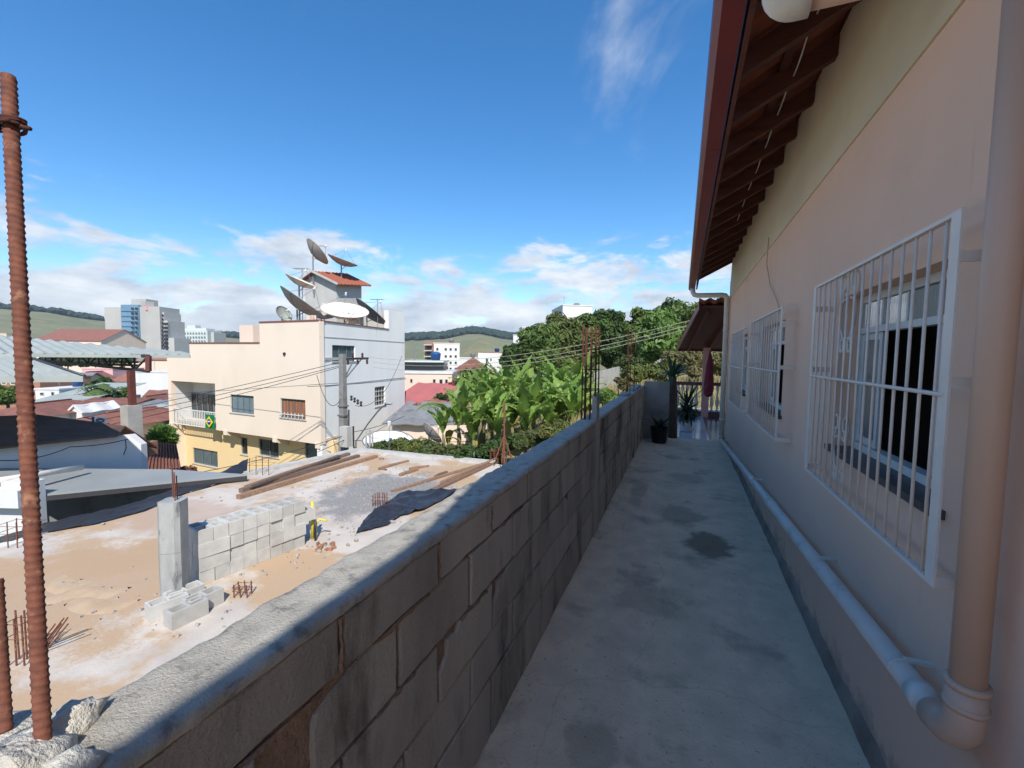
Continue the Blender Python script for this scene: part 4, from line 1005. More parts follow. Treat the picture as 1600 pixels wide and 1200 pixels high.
# wall under the lean-to and the white front block
wu1 = c1.lerp(c4, .80); wu2 = c2.lerp(c3, .80)
b = MB(); b.poly([Vector((wu1.x, wu1.y, -8.8)), Vector((wu2.x, wu2.y, -8.8)), Vector((wu2.x, wu2.y, cz-.06)), Vector((wu1.x, wu1.y, cz-.06))], F0*.2); b.build('side_wall', m_greyroof, ws)
wf = [at(-260, 752, 9.2), at(52, 746, 9.2), at(52, 771, 9.2)]
zt_ = at(40, 752, 9.0).z
fa = at(-260, 760, 8.9); fb_ = at(46, 760, 8.9)
b = MB(); b.poly([Vector((fa.x, fa.y, -8.8)), Vector((fb_.x, fb_.y, -8.8)), Vector((fb_.x, fb_.y, zt_)), Vector((fa.x, fa.y, zt_+.05))], F0*.3); b.build('front_block', m_clean, ws)
b = MB(); b.poly([Vector((fa.x, fa.y, zt_-.40)), Vector((fb_.x, fb_.y, zt_-.45)), Vector((fb_.x, fb_.y, zt_-.10)), Vector((fa.x, fa.y, zt_-.05))], -F0*.22); b.build('fascia_band', m_clean, ws)
# gable wall behind the lean-to
g0 = at(-60, 733, 11.2); g1 = at(222, 733, 12.3)
gt0 = at(-60, 706, 11.2).z; gt1 = at(196, 679, 12.2).z; gt2 = at(222, 694, 12.3).z
gm = g0.lerp(g1, .93)
b = MB(); b.poly([Vector((g0.x, g0.y, -8.8)), Vector((g1.x, g1.y, -8.8)), Vector((g1.x, g1.y, gt2)), Vector((gm.x, gm.y, gt1)), Vector((g0.x, g0.y, gt0))], F0*.2); b.build('rear_wall', m_clean, ws)
e0 = Vector((g0.x, g0.y, gt0+.01))-F0*.35; e1 = Vector((gm.x, gm.y, gt1+.01))-F0*.35
rg0 = at(-60, 655, 13.4); rg1 = at(58, 650, 13.6); rg2 = at(196, 668, 13.0)
b = MB(); th_ = Vector((0, 0, .05)); mid = e0.lerp(e1, .46)
b.poly([e0, mid, rg1, rg0], th_); b.poly([mid, e1, rg2, rg1], th_); b.build('brown_roof', m_brownroof, ws)
b = MB(); b.poly([rg0, rg1, rg1+F0*1.6-Z0*.9, rg0+F0*1.6-Z0*.9], th_); b.poly([rg1, rg2, rg2+F0*1.2-Z0*.9, rg1+F0*1.6-Z0*.9], th_); b.build('rear_roof', m_redroof, ws)
b = MB(); b.tube([at(-20, 754, 8.7), at(128, 730, 10.6)], .065, 12); o = b.build('loose_pipe', m_pvc, smooth=True, origin=at(60, 742, 9.5)); tag(o, 'white plastic pipe lying sloped over the grey lean-to roof', 'pipe')
b = MB(); b.tube(wire_pts(at(-20, 718, 11.0), at(110, 698, 11.6), .15), .012, 5); b.tube(wire_pts(at(110, 698, 11.6), at(200, 686, 12.0), .05), .012, 5); b.tube([at(196, 687, 12), at(197, 700, 12), at(193, 711, 12)], .012, 5); kind(b.build('wall_cable', m_wire, ws), 'stuff')
# corrugated shed roofs on a truss
sA = thing('corrugated_shed', 'long pale corrugated roof on a dark truss and rusty post', 'shed', at(207, 632, 14)-Vector((0, 0, 7)))
a_ = at(297, 554, 14.6); b_ = at(-150, 551, 12.6); c_ = at(-150, 511, 23); d_ = at(281, 549.5, 18.0)
quad_roof('roof_sheet', [b_, a_, d_, c_], m_zinc, .03, sA, 22, .035)
b = MB(); b.beam(b_+Vector((0, 0, -.06)), a_+Vector((0, 0, -.06)), .04, .10); b.build('eave_flashing', m_zinc, sA)
pcl = at(207, 684, 14.2); pct = at(205, 633, 14.2)
b = MB(); b.bb((pcl.x-.2, pcl.y-.2, -8.9), (pcl.x+.2, pcl.y+.2, pct.z)); b.build('concrete_pier', m_retain, sA)
p_ = at(207, 636, 14.2); q_ = at(207, 579, 14.2)
b = MB(); b.bb((p_.x-.08, p_.y-.08, p_.z-.1), (p_.x+.08, p_.y+.08, q_.z)); b.build('rusty_post', m_steel, sA)
t0 = at(232, 580, 14.0); t1 = at(60, 562, 20.0); tt0 = at(232, 556, 14.0); tt1 = at(60, 548, 20.0)
b = MB(); b.beam(tt0, t0, .12, .12); b.build('king_post', m_steel, sA)
b = MB(); b.beam(t0, t1, .09, .08); b.build('bottom_chord', m_darksteel, sA)
b = MB(); b.beam(tt0, tt1, .09, .08); b.build('top_chord', m_darksteel, sA)
n = 11
for i in range(n):
    u = i/n; v = (i+1)/n
    A_, B_ = (t0.lerp(t1, u), tt0.lerp(tt1, v)) if i % 2 else (tt0.lerp(tt1, u), t0.lerp(t1, v))
    b = MB(); b.beam(A_, B_, .045, .045); b.build('truss_web', m_darksteel, sA)
    b = MB(); b.beam(t0.lerp(t1, u), tt0.lerp(tt1, u), .04, .04); b.build('truss_web', m_darksteel, sA)
for k, (dp_, yy) in enumerate([(16.5, 571), (19, 566)]):
    b = MB(); b.beam(at(215, yy, dp_), at(30, yy-6, dp_+5), .08, .08); b.build('purlin', m_darksteel, sA)
sB = thing('corrugated_shed', 'nearer corrugated grey roof corner cut by the left edge', 'shed', at(-100, 600, 12)-Vector((0, 0, 8)))
quad_roof('roof_sheet', [at(-260, 592, 8.4), at(131, 588, 9.2), at(4, 546, 15.5), at(-260, 520, 15.5)], m_zinc, .03, sB, 16, .035)
b = MB(); b.beam(at(-260, 596, 8.4), at(131, 592, 9.2), .05, .12); b.build('eave_flashing', m_zinc, sB)
b = MB(); b.beam(at(131, 588, 9.2), at(4, 545, 15.5), .08, .06); b.build('edge_flashing', m_darksteel, sB)
for k, (px, d) in enumerate([(-60, 9.0), (-120, 14)]):
    b = MB(); p = at(px, 594, d); b.bb((p.x-.08, p.y-.08, -8.9), (p.x+.08, p.y+.08, p.z-.1)); b.build('post', m_steel, sB)

# ------------------------------------------------------------------ peach building with dishes
c0 = at(500, 600, 23.0); c0 = Vector((c0.x, c0.y, 0))
def camdir(deg): return (R0*math.sin(rad(deg))+F0*math.cos(rad(deg))).normalized()
dL = camdir(-64); dR = camdir(12); nL = Vector((dL.y, -dL.x, 0)); nR = Vector((dR.y, -dR.x, 0))
if nL.dot(-F0) < 0: nL = -nL
if nR.dot(R0) < 0: nR = -nR
LL, LRt = 14.25, 9.9
def onL(px, py, push=0.0):
    v = ray(px, py); o = c0+nL*push; t = (o-CAM).dot(nL)/v.dot(nL); p = CAM+v*t; return ((p-c0).dot(dL), p.z)
def onR(px, py, push=0.0):
    v = ray(px, py); o = c0+nR*push; t = (o-CAM).dot(nR)/v.dot(nR); p = CAM+v*t; return ((p-c0).dot(dR), p.z)
pb = thing('peach_building', 'peach and white three storey building crowned with satellite dishes', 'building', c0-Vector((0, 0, 8.5)))
ZB = -3.15
def wallL(u, z, d=0): return c0+dL*u+nL*d+Vector((0, 0, z))
def wallR(u, z, d=0): return c0+dR*u+nR*d+Vector((0, 0, z))
uS1, zS1 = onL(405, 499); uS1b, zS2 = onL(405, 534); uS2, zS3 = onL(296, 543); zS4 = onL(296, 556)[1]
ub0, zb1 = onL(264, 596); ub1, zb0 = onL(337, 671); ub1 = onL(337, 640)[0]; zb1 = onL(300, 597)[1]; zb0 = onL(300, 667)[1]
print('facade', uS1, zS1, zS2, uS2, zS3, zS4, 'balcony', ub0, ub1, zb0, zb1)
zTop = 3.25; TH = .3
ub0 = LL-.35
# upper facade in pieces butted round the balcony recess and windows
def rectL(name, m, u0, u1, z0, z1, d0=0.0, d1=-.3, par=None):
    b = MB(); b.poly([wallL(u0, z0, d0), wallL(u1, z0, d0), wallL(u1, z1, d0), wallL(u0, z1, d0)], nL*(d1-d0)); return b.build(name, m, par or pb)
def holesL(m, name, outline_u, outline_z, holes, d0=0.0, d1=-.3, frame=(wallL, nL)):
    wf_, nn = frame; us = sorted({*outline_u, *[h[0] for h in holes], *[h[1] for h in holes]}); zs = sorted({*outline_z, *[h[2] for h in holes], *[h[3] for h in holes]})
    b = MB(); cache = {}
    def V(u, z, d):
        k = (round(u, 3), round(z, 3), d)
        if k not in cache: cache[k] = len(b.v); b.v.append(wf_(u, z, d))
        return cache[k]
    inside = lambda i, j: 0 <= i < len(us)-1 and 0 <= j < len(zs)-1 and not any(h[0]-1e-4 <= us[i] and us[i+1] <= h[1]+1e-4 and h[2]-1e-4 <= zs[j] and zs[j+1] <= h[3]+1e-4 for h in holes)
    for i in range(len(us)-1):
        for j in range(len(zs)-1):
            if not inside(i, j): continue
            a, c, e, g = us[i], us[i+1], zs[j], zs[j+1]
            for d in (d0, d1): b.f.append((V(a, e, d), V(c, e, d), V(c, g, d), V(a, g, d)))
            if not inside(i-1, j): b.f.append((V(a, e, d0), V(a, g, d0), V(a, g, d1), V(a, e, d1)))
            if not inside(i+1, j): b.f.append((V(c, e, d0), V(c, g, d0), V(c, g, d1), V(c, e, d1)))
            if not inside(i, j-1): b.f.append((V(a, e, d0), V(c, e, d0), V(c, e, d1), V(a, e, d1)))
            if not inside(i, j+1): b.f.append((V(a, g, d0), V(c, g, d0), V(c, g, d1), V(a, g, d1)))
    return b.build(name, m, pb)
def winL(x0, y0, x1, y1, push=0.0):
    u1, z1 = onL(x0, y0, push); u0, z0 = onL(x1, y1, push); return (u0, u1, z0, z1)
def winR(x0, y0, x1, y1):
    u0, z1 = onR(x0, y0); u1, z0 = onR(x1, y1); return (u0, u1, z0, z1)
wA = winL(359.5, 616, 397, 648); wB = winL(438, 622, 477.5, 656)
zbal1 = zb1; zbal0 = zb0+.02
topcut = [(uS1, LL, zS2, 9), (uS2, LL, zS4, 9)]
holesL(m_peach, 'upper_facade', [0, LL], [ZB, zTop], [(ub1, ub0, zbal0, zbal1), wA, wB, (uS1, uS2, zS2-.08, zTop), (uS2, LL, zS4, zTop)])
w1 = winR(519, 539, 555, 564); w2 = winR(585.5, 605, 602, 632)
uRs = onR(607, 500)[0]; zRs = onR(632, 487)[1]
holesL(m_whitew, 'side_wall', [.09, LRt], [-8.6, zTop-.02], [w1, w2], 0.0, -.3, (wallR, nR))
b = MB(); b.poly([wallR(uRs, zTop-.02, 0), wallR(LRt, zTop-.02, 0), wallR(LRt, zRs, 0), wallR(uRs, zRs-.15, 0)], nR*-.3); b.build('raised_parapet', m_whitew, pb)
b = MB(); b.poly([wallR(LRt-.3, zTop-.02, -.31), wallR(LRt, zTop-.02, -.31), wallR(LRt, zRs, -.31), wallR(LRt-.3, zRs, -.31)], nR*-3.0); b.build('return_parapet', m_grey_render, pb)
# copings
for (u0, u1, z) in [(0, uS1, zTop), (uS1, uS2, zS2-.08), (uS2, LL, zS4)]:
    b = MB(); b.poly([wallL(u0, z+.002, .05), wallL(u1, z+.002, .05), wallL(u1, z+.06, .05), wallL(u0, z+.06, .05)], nL*-.42); b.build('coping', m_coping, pb)
b = MB(); b.poly([wallR(.1, zTop-.015, .05), wallR(uRs-.01, zTop-.015, .05), wallR(uRs-.01, zTop+.04, .05), wallR(.1, zTop+.04, .05)], nR*-.4); b.build('coping', m_coping, pb)
for px, py0, py1 in ((0, 527, 0), (0, 604, 0)):
    z = onR(503, py0)[1]; b = MB(); b.poly([wallR(.03, z, .02), wallR(LRt-.02, z, .02), wallR(LRt-.02, z+.05, .02), wallR(.03, z+.05, .02)], nR*-.019); b.build('string_course', m_grey_render, pb)
# floor slab, roof slab, back walls
fl = [c0+dL*.02-nL*.31, c0+dL*LL-nL*.31, c0+dL*LL+dR*LRt*.9, c0+dR*LRt-nR*.31]
def slabp(name, z, th, m): b = MB(); b.poly([Vector((p.x, p.y, z)) for p in fl], (0, 0, th)); return b.build(name, m, pb)
slabp('roof_slab', 2.5 if False else 1.2, .15, m_grey_render); slabp('floor_slab', ZB+.005, .18, m_peach)
b = MB(); b.poly([wallL(0.31, 2.55, -.31), wallL(uS1, 2.55, -.31), wallL(uS1, 2.55, -.31)+dR*9.0, wallL(.5, 2.55, -.31)+dR*9.0], (0, 0, .12)); b.build('top_roof_slab', m_grey_render, pb)
b = MB(); b.poly([wallL(uS1-.3, zS2-.1, -.31), wallL(uS1, zS2-.1, -.31), wallL(uS1, zTop-.01, -.31), wallL(uS1-.3, zTop-.01, -.31)], nL*-8.0); b.build('step_wall', m_peach, pb)
b = MB(); b.poly([wallL(LL-.3, -8.6, -.31), wallL(LL, -8.6, -.31), wallL(LL, zS4-.02, -.31), wallL(LL-.3, zS4-.02, -.31)], nL*-8.5); b.build('far_side_wall', m_peach, pb)
# balcony recess
rd = 1.3
b = MB(); b.poly([wallL(ub1, zbal0, -.302), wallL(ub1-.15, zbal0, -.302), wallL(ub1-.15, zbal1, -.302), wallL(ub1, zbal1, -.302)], nL*-(rd-.3)); b.build('recess_side', m_clean, pb)
b = MB(); b.poly([wallL(ub0+.001, zbal0, -.302), wallL(ub0+.04, zbal0, -.302), wallL(ub0+.04, zbal1, -.302), wallL(ub0+.001, zbal1, -.302)], nL*-(rd-.3)); b.build('recess_side', m_clean, pb)
b = MB(); b.poly([wallL(ub1-.14, zbal0-.1, -rd-.002), wallL(ub0+.035, zbal0-.1, -rd-.002), wallL(ub0+.035, zbal1+.1, -rd-.002), wallL(ub1-.14, zbal1+.1, -rd-.002)], nL*-.15); b.build('recess_back', m_clean, pb)
b = MB(); b.poly([wallL(ub1-.12, zbal1+.003, -.302), wallL(ub0+.03, zbal1+.003, -.302), wallL(ub0+.03, zbal1+.003, -rd), wallL(ub1-.12, zbal1+.003, -rd)], (0, 0, .1)); b.build('recess_ceiling', m_clean, pb)
# glazed door in recess
du1, dz1 = onL(301, 615, -rd); du0, dz0 = onL(336.5, 655, -rd)
du0 = max(du0, ub1+.02); dz0 = zbal0+.02
b = MB(); b.poly([wallL(du0, dz0, -rd+.03), wallL(du1, dz0, -rd+.03), wallL(du1, dz1, -rd+.03), wallL(du0, dz1, -rd+.03)], nL*.03); dr = b.build('balcony_door', m_glassd, pb)
for k in range(5):
    u = du0+(du1-du0)*k/4; b = MB(); b.poly([wallL(u-.03, dz0, -rd+.061), wallL(u+.03, dz0, -rd+.061), wallL(u+.03, dz1, -rd+.061), wallL(u-.03, dz1, -rd+.061)], nL*.03); b.build('door_frame', m_bluegrey if k in (0, 4) else m_galv, dr)
b = MB(); b.poly([wallL(du0, dz1, -rd+.03), wallL(du1, dz1, -rd+.03), wallL(du1, dz1+.06, -rd+.03), wallL(du0, dz1+.06, -rd+.03)], nL*.06); b.build('door_head', m_bluegrey, dr)
# railing
rl = link('balcony_rail', None, pb, loc=wallL(ub1, zbal0, -.05)-pb.location)
rh = 1.02
nbr = 26
for i in range(nbr+1):
    u = ub1+.04+(ub0-ub1-.08)*i/nbr; b = MB(); b.poly([wallL(u-.018, zbal0+.04, -.06), wallL(u+.018, zbal0+.04, -.06), wallL(u+.018, zbal0+rh, -.06), wallL(u-.018, zbal0+rh, -.06)], nL*-.035); b.build('rail_bar', m_dish, rl)
for z in (zbal0+.02, zbal0+rh): b = MB(); b.poly([wallL(ub1, z, -.05), wallL(ub0, z, -.05), wallL(ub0, z+.05, -.05), wallL(ub1, z+.05, -.05)], nL*-.05); b.build('rail_top' if z > zbal0+.5 else 'rail_bottom', m_dish, rl)
# flag on the rail
fu1, fz1 = onL(321, 647); fu0, fz0 = onL(337, 671)
fl_ = thing('hung_flag', 'green flag with yellow diamond and blue disc on the balcony rail', 'flag', wallL((fu0+fu1)/2, fz0, .03))
b = MB(); b.grid(lambda u, v: wallL(fu0+(fu1-fu0)*u, fz0+(fz1-fz0)*v, .03+.03*math.sin(u*9+v*2)), 12, 6); b.build('field', m_green, fl_, smooth=True)
cu, czf = (fu0+fu1)/2, (fz0+fz1)/2; hu, hz = (fu1-fu0)*.40, (fz1-fz0)*.40
b = MB(); b.poly([wallL(cu-hu, czf, .085), wallL(cu, czf-hz, .085), wallL(cu+hu, czf, .085), wallL(cu, czf+hz, .085)], nL*.006); b.build('diamond', m_fyel, fl_)
b = MB(); b.poly([wallL(cu+hu*.45*math.cos(a), czf+hu*.45*math.sin(a), .096) for a in [q*math.pi/8 for q in range(16)]], nL*.006); b.build('disc', m_fblue, fl_)
b = MB(); b.poly([wallL(cu+hu*.42*math.cos(a), czf+.03+hu*.1*math.sin(a*1.0), .106) for a in [q*math.pi/6 for q in range(12)]], nL*.004); b.build('motto_band', m_dish, fl_)
# windows of the building
def bwin(wf_, nn, w, m_in, panes=2, fm=None, grid_=None, depth=-.12):
    u0, u1, z0, z1 = w; fm = fm or m_bluegrey
    b = MB(); b.poly([wf_(u0, z0, depth), wf_(u1, z0, depth), wf_(u1, z1, depth), wf_(u0, z1, depth)], nn*-.03); wn = b.build('window', m_in, pb)
    f = .06
    b = MB()
    for (a, c, d, e) in [(u0, u1, z0, z0+f), (u0, u1, z1-f, z1), (u0, u0+f, z0+f, z1-f), (u1-f, u1, z0+f, z1-f)]:
        b.poly([wf_(a, d, depth+.05), wf_(c, d, depth+.05), wf_(c, e, depth+.05), wf_(a, e, depth+.05)], nn*-.045)
    b.build('frame', fm, wn)
    for k in range(1, panes):
        u = u0+(u1-u0)*k/panes; b = MB(); b.poly([wf_(u-.025, z0+f, depth+.04), wf_(u+.025, z0+f, depth+.04), wf_(u+.025, z1-f, depth+.04), wf_(u-.025, z1-f, depth+.04)], nn*-.03); b.build('mullion', fm, wn)
    if grid_:
        for k in range(1, grid_):
            z = z0+(z1-z0)*k/grid_; b = MB(); b.poly([wf_(u0, z, depth+.09), wf_(u1, z, depth+.09), wf_(u1, z+.03, depth+.09), wf_(u0, z+.03, depth+.09)], nn*-.02); b.build('grille_bar', m_dish, wn)
    b = MB(); b.poly([wf_(u0-.08, z0-.06, .05), wf_(u1+.08, z0-.06, .05), wf_(u1+.08, z0-.004, .05), wf_(u0-.08, z0-.004, .05)], nn*-.1); b.build('sill', m_grey_render, wn)
    return wn
bwin(wallL, nL, wA, m_curt_g, 4); wbn = bwin(wallL, nL, wB, m_curt_o, 4)
for k in range(7):
    u = wB[0]+(wB[1]-wB[0])*(k+.5)/7; b = MB(); b.poly([wallL(u-.012, wB[2], .10), wallL(u+.012, wB[2], .10), wallL(u+.012, wB[2]+.33, .10), wallL(u-.012, wB[2]+.33, .10)], nL*-.02); b.build('guard_bar', m_dish, wbn)
b = MB(); b.poly([wallL(wB[0], wB[2]+.2, .12), wallL(wB[1], wB[2]+.2, .12), wallL(wB[1], wB[2]+.24, .12), wallL(wB[0], wB[2]+.24, .12)], nL*-.018); b.build('guard_rail', m_dish, wbn)
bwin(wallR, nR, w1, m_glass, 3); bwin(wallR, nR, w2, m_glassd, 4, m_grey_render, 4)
# lower storey, set back under the overhang
sb = -.75
wl_ = [winL(301, 699, 340.5, 731, sb), winL(376, 683, 387, 711, sb), winL(404, 685, 435.5, 716, sb), winL(476, 691, 503, 724, sb)]
ulow = onL(275, 700, sb)[0]
def wallLs(u, z, d=0): return wallL(u, z, d+sb)
holesL(m_yell, 'lower_facade', [-.1, ulow], [-8.6, ZB-.002], wl_, 0, -.3, (wallLs, nL))
for k, w in enumerate(wl_): bwin(wallLs, nL, w, m_glass if k in (0, 3) else m_glassd, [3, 1, 2, 1][k])
b = MB(); b.poly([wallL(ulow-.3, -8.6, sb-.31), wallL(ulow, -8.6, sb-.31), wallL(ulow, ZB-.003, sb-.31), wallL(ulow-.3, ZB-.003, sb-.31)], nL*-6.0); b.build('lower_side', m_yell, pb)
for px in (262, 352, 429, 499):
    u = min(LL-.2, max(.25, onL(px, 670)[0])); b = MB()
    b.poly([wallL(u-.16, ZB-.004, .03), wallL(u+.16, ZB-.004, .03), wallL(u+.16, ZB-.30, .03), wallL(u-.16, ZB-.30, .03)], nL*-.10); b.poly([wallL(u-.15, ZB-.005, -.08), wallL(u-.15, ZB-.32, -.08), wallL(u-.15, ZB-.6, -.73), wallL(u-.15, ZB-.005, -.73)], dL*.3); b.build('bracket', m_peach, pb)
b = MB(); q = onL(445, 553); b.tube([wallL(q[0], q[1], -.05), wallL(q[0], q[1], .06)], .09, 12); b.build('vent_hole', m_glassd, pb)
# chimney-like box on the lower roof
bx = at(398, 520, 28.5); b = MB(); b.bb((bx.x-.6, bx.y-.6, 1.2), (bx.x+.6, bx.y+.6, at(398, 509, 28.5).z)); b.build('roof_box', m_peachh, pb)

# stair tower with tiled roof
twc = at(520, 470, 30.8)
tw = thing('stair_tower', 'small rendered roof tower with red tiled gable among the dishes', 'tower', (twc.x, twc.y, 2.6))
def tp(px, py, d): return at(px, py, d)
e0_ = tp(477, 470, 30.8); e1_ = tp(526, 470, 29.6); e2_ = tp(565, 470, 31.6)
zt1 = tp(526, 444, 29.6).z; zap = tp(493, 426, 30.4).z
apx = e0_.lerp(e1_, .36)
b = MB(); base = [e0_, e1_, e2_, e0_+(e2_-e1_)]
b.poly([Vector((e0_.x, e0_.y, 2.6)), Vector((e1_.x, e1_.y, 2.6)), Vector((e1_.x, e1_.y, zt1)), Vector((apx.x, apx.y, zap)), Vector((e0_.x, e0_.y, zap-.55))], (e2_-e1_)); b.build('tower_wall', m_grey_render, tw)
dd = (e2_-e1_).normalized(); gg = (e1_-e0_).normalized()
RA = Vector((apx.x, apx.y, zap+.07))-dd*.35; RB = Vector((e1_.x, e1_.y, zt1-.02))+gg*.5-dd*.35; len_ = (e2_-e1_).length+.8
quad_roof('roof_slope', [RB, RB+dd*len_, RA+dd*len_, RA], m_tile, .07, tw, 10, .03)
RC = Vector((e0_.x, e0_.y, zap-.55))-gg*.3-dd*.35
quad_roof('roof_slope', [RC+Vector((0, 0, .0)), RC+dd*len_, RA+dd*len_, RA], m_tile, .07, tw, 10, .03)
b = MB(); b.beam(RC-dd*.02, RA-dd*.02, .05, .14); b.beam(RA-dd*.02, RB-dd*.02, .05, .14); kind(b.build('barge_board', m_grey_render, tw), 'stuff')

# satellite dishes
def dish(px, py, d, diam, nrm, label, m_face, m_back=None, foot=None, solid=True, spokes=True):
    c = at(px, py, d); n = (RT*nrm[0]+UP*nrm[1]-FW*nrm[2]).normalized()
    x = n.orthogonal().normalized(); y = n.cross(x); R_ = diam/2
    t = thing('satellite_dish', label, 'satellite dish', c, 'satellite dishes on the roof')
    def surf(off): return lambda u, v: c+(x*math.cos(u*2*math.pi)+y*math.sin(u*2*math.pi))*(R_*max(.001, v))+n*(.20*diam*(v*v-1)*.85+off)
    b = MB(); b.grid(surf(0), 28, 7); b.build('reflector', m_face, t, smooth=True)
    b = MB(); b.grid(surf(-.025), 28, 7); b.build('back_panel', m_back or m_face, t, smooth=True)
    b = MB(); b.tube([c+(x*math.cos(a)+y*math.sin(a))*R_ for a in [q*2*math.pi/28 for q in range(29)]], .022, 5); b.build('rim', m_back or m_face, t, smooth=True)
    if spokes:
        for k in range(6):
            a = k*math.pi/3; b = MB(); b.tube([c+(x*math.cos(a)+y*math.sin(a))*(R_*v)+n*(.17*diam*(v*v-1)-.04) for v in (.05, .35, .65, 1)], .016, 5); b.build('rib', m_galv, t)
    fp = c+n*(.36*diam)
    b = MB(); b.tube([fp-n*.1, fp+n*.08], .06, 8); b.build('feed_horn', m_dish, t)
    for k in range(3):
        a = k*2.1+.4; b = MB(); b.tube([c+(x*math.cos(a)+y*math.sin(a))*R_*.92, fp], .012, 5); b.build('feed_strut', m_galv, t)
    back = c-n*(.20*diam)
    zf = foot if foot is not None else 2.62
    b = MB(); ft = Vector((back.x, back.y, zf)); b.tube([ft, Vector((back.x, back.y, back.z-.02)), back+n*.02], .045, 8); b.build('mast', m_galv, t)
    b = MB(); b.tube([back-n*.02+Vector((0, 0, -.3)), c-n*.1-(x if x.z < 0 else -x)*R_*-.4], .022, 6); b.build('tilt_arm', m_galv, t)
    return t
dish(496, 393, 30.2, 1.95, (.62, .66, -.40), 'highest mesh dish on a mast above the tower, tilted right', m_mesh, m_mesh, foot=5.6)
dish(536, 406, 30.8, 2.0, (.35, .92, .10), 'brown dish with white face on a mast over the tower roof', m_dish, m_mesh, foot=5.2)
dish(471, 438, 25.6, 1.75, (.42, .90, .05), 'upper left white-faced dish standing before the tower wall', m_dish, m_beige, foot=2.7)
dish(474, 472, 24.6, 2.75, (.55, .80, -.16), 'largest brown mesh dish leaning at the left roof corner', m_mesh, m_mesh, foot=2.7)
dish(444, 490, 26.0, 1.0, (.80, .45, .35), 'small grey dish low at the left end of the roof', m_zinc, m_greyroof, foot=2.7)
dish(539, 484, 27.0, 2.8, (.22, .93, .42), 'big bright white dish facing up in the middle of the roof', m_dish, m_beige, foot=2.7)
dish(581, 487, 30.4, 2.6, (.60, .78, -.20), 'dark charcoal mesh dish at the right end of the roof', m_meshd, m_meshd, foot=2.7)
dish(503, 490, 27.2, 1.6, (.2, .8, .2), 'brown dish half hidden behind the big white one', m_mesh, m_mesh, foot=2.7)
# low clutter on the roof
for k, (px, py, d, w, h, lb) in enumerate([(488, 497, 23.6, .55, .22, 'small pale crate on the roof parapet left of the white dish'), (556, 503, 27.6, 1.1, .3, 'low pile of bricks on the roof under the white dish')]):
    c = at(px, py, d); b = MB()
    for q in range(3): b.box(c+dR*(q*.3-.3)*w+Vector((0, 0, .02*q)), (w*.4, .3, h), Matrix.Rotation(.3*q, 3, 'Z'))
    o = b.build('roof_clutter', m_peachh, origin=c); kind(o, 'stuff'); o['label'] = lb
for k, (px, d, y0_, y1_) in enumerate([(590, 29.5, 492, 468), (472, 26.5, 470, 420)]):
    p0_, p1_ = at(px, y0_, d), at(px, y1_, d); t = thing('tv_antenna', ['thin aerial with a cross boom at the right of the roof', 'thin aerial behind the upper left dish'][k], 'antenna', p0_)
    b = MB(); b.tube([Vector((p0_.x, p0_.y, 2.6)), p1_], .02, 6); b.build('mast', m_galv, t)
    b = MB(); b.tube([p1_-R0*.5, p1_+R0*.4], .015, 5); b.build('boom', m_galv, t)
    for q in range(6): b = MB(); c = p1_-R0*(.45-.16*q); b.tube([c-F0*.25-R0*.04, c+F0*.25+R0*.04], .01, 5); b.build('element', m_galv, t)

# ------------------------------------------------------------------ utility pole, lamp, wires
pp = at(537, 700, 20.0); ptop = at(541, 553, 20.0)
up = thing('utility_pole', 'weathered concrete utility pole with crossarm and insulators before the building', 'pole', (pp.x, pp.y, -8.5))
b = MB(); b.add([Vector((pp.x+sx*w, pp.y+sy*w, z)) for z, w in ((-8.5, .21), (ptop.z, .105)) for sx, sy in ((-1, -1), (1, -1), (1, 1), (-1, 1))], [(3, 2, 1, 0), (4, 5, 6, 7), (0, 1, 5, 4), (1, 2, 6, 5), (2, 3, 7, 6), (3, 0, 4, 7)]); b.build('shaft', m_polec, up)
ca0 = Vector((pp.x, pp.y, ptop.z-.22)); ca1 = at(575, 560, 21.0)
b = MB(); b.beam(ca0-(ca1-ca0)*.05, ca1, .09, .1); b.build('crossarm', m_darksteel, up)
for k in range(5):
    c = ca0.lerp(ca1, .2+k*.19); b = MB(); b.lathe([(.03, 0), (.06, .05), (.035, .1), (.06, .15), (.02, .22)], 8, c+Vector((0, 0, .05 if k % 2 else -.27))); b.build('insulator', m_rust_dark, up)
for e in (.45, .75): b = MB(); b.beam(Vector((pp.x, pp.y, ptop.z-1.25)), ca0.lerp(ca1, e), .04, .05); b.build('brace', m_galv, up)
for (zz, w) in ((-1.2, .36), (-.78, .34), (-2.5, .4)): b = MB(); b.box((pp.x, pp.y, zz), (w, w, .07)); b.build('band', m_galv, up)
for k in range(4):
    c = at(549+k*5, 622+k*3, 20.0); b = MB(); b.lathe([(.03, -.12), (.07, -.06), (.03, 0), (.07, .06), (.03, .12)], 7, c); b.build('insulator', m_darksteel, up)
b = MB(); b.box(at(540, 682, 19.6), (.42, .3, .9)); b.build('meter_box', m_grey_render, up)
b = MB(); q0 = at(552, 666, 19.8); b.tube([q0, q0+Vector((0, 0, -.9)), q0+Vector((.15, 0, -1.2)), q0+Vector((.15, 0, -2.5))], .04, 7); b.tube([at(545, 640, 19.9), at(545, 676, 19.9)], .035, 7); kind(b.build('conduit', m_darksteel, up), 'stuff')
la = at(556, 690, 19.8); lt = thing('street_lamp', 'curved street lamp arm with pale head beside the pole', 'street lamp', (la.x, la.y, la.z-.4))
b = MB(); b.tube([Vector((la.x, la.y, la.z-5.4)), la, at(575, 662, 19.2), at(590, 643, 18.7), at(598, 635, 18.5), at(603, 632, 18.4)], .032, 8); b.build('arm', m_galv, lt, smooth=True)
hc = at(607, 630, 18.3)
blob(hc, (.20, .12, .07), 3, 12, .05).build('lamp_head', m_zinc, lt, smooth=True)
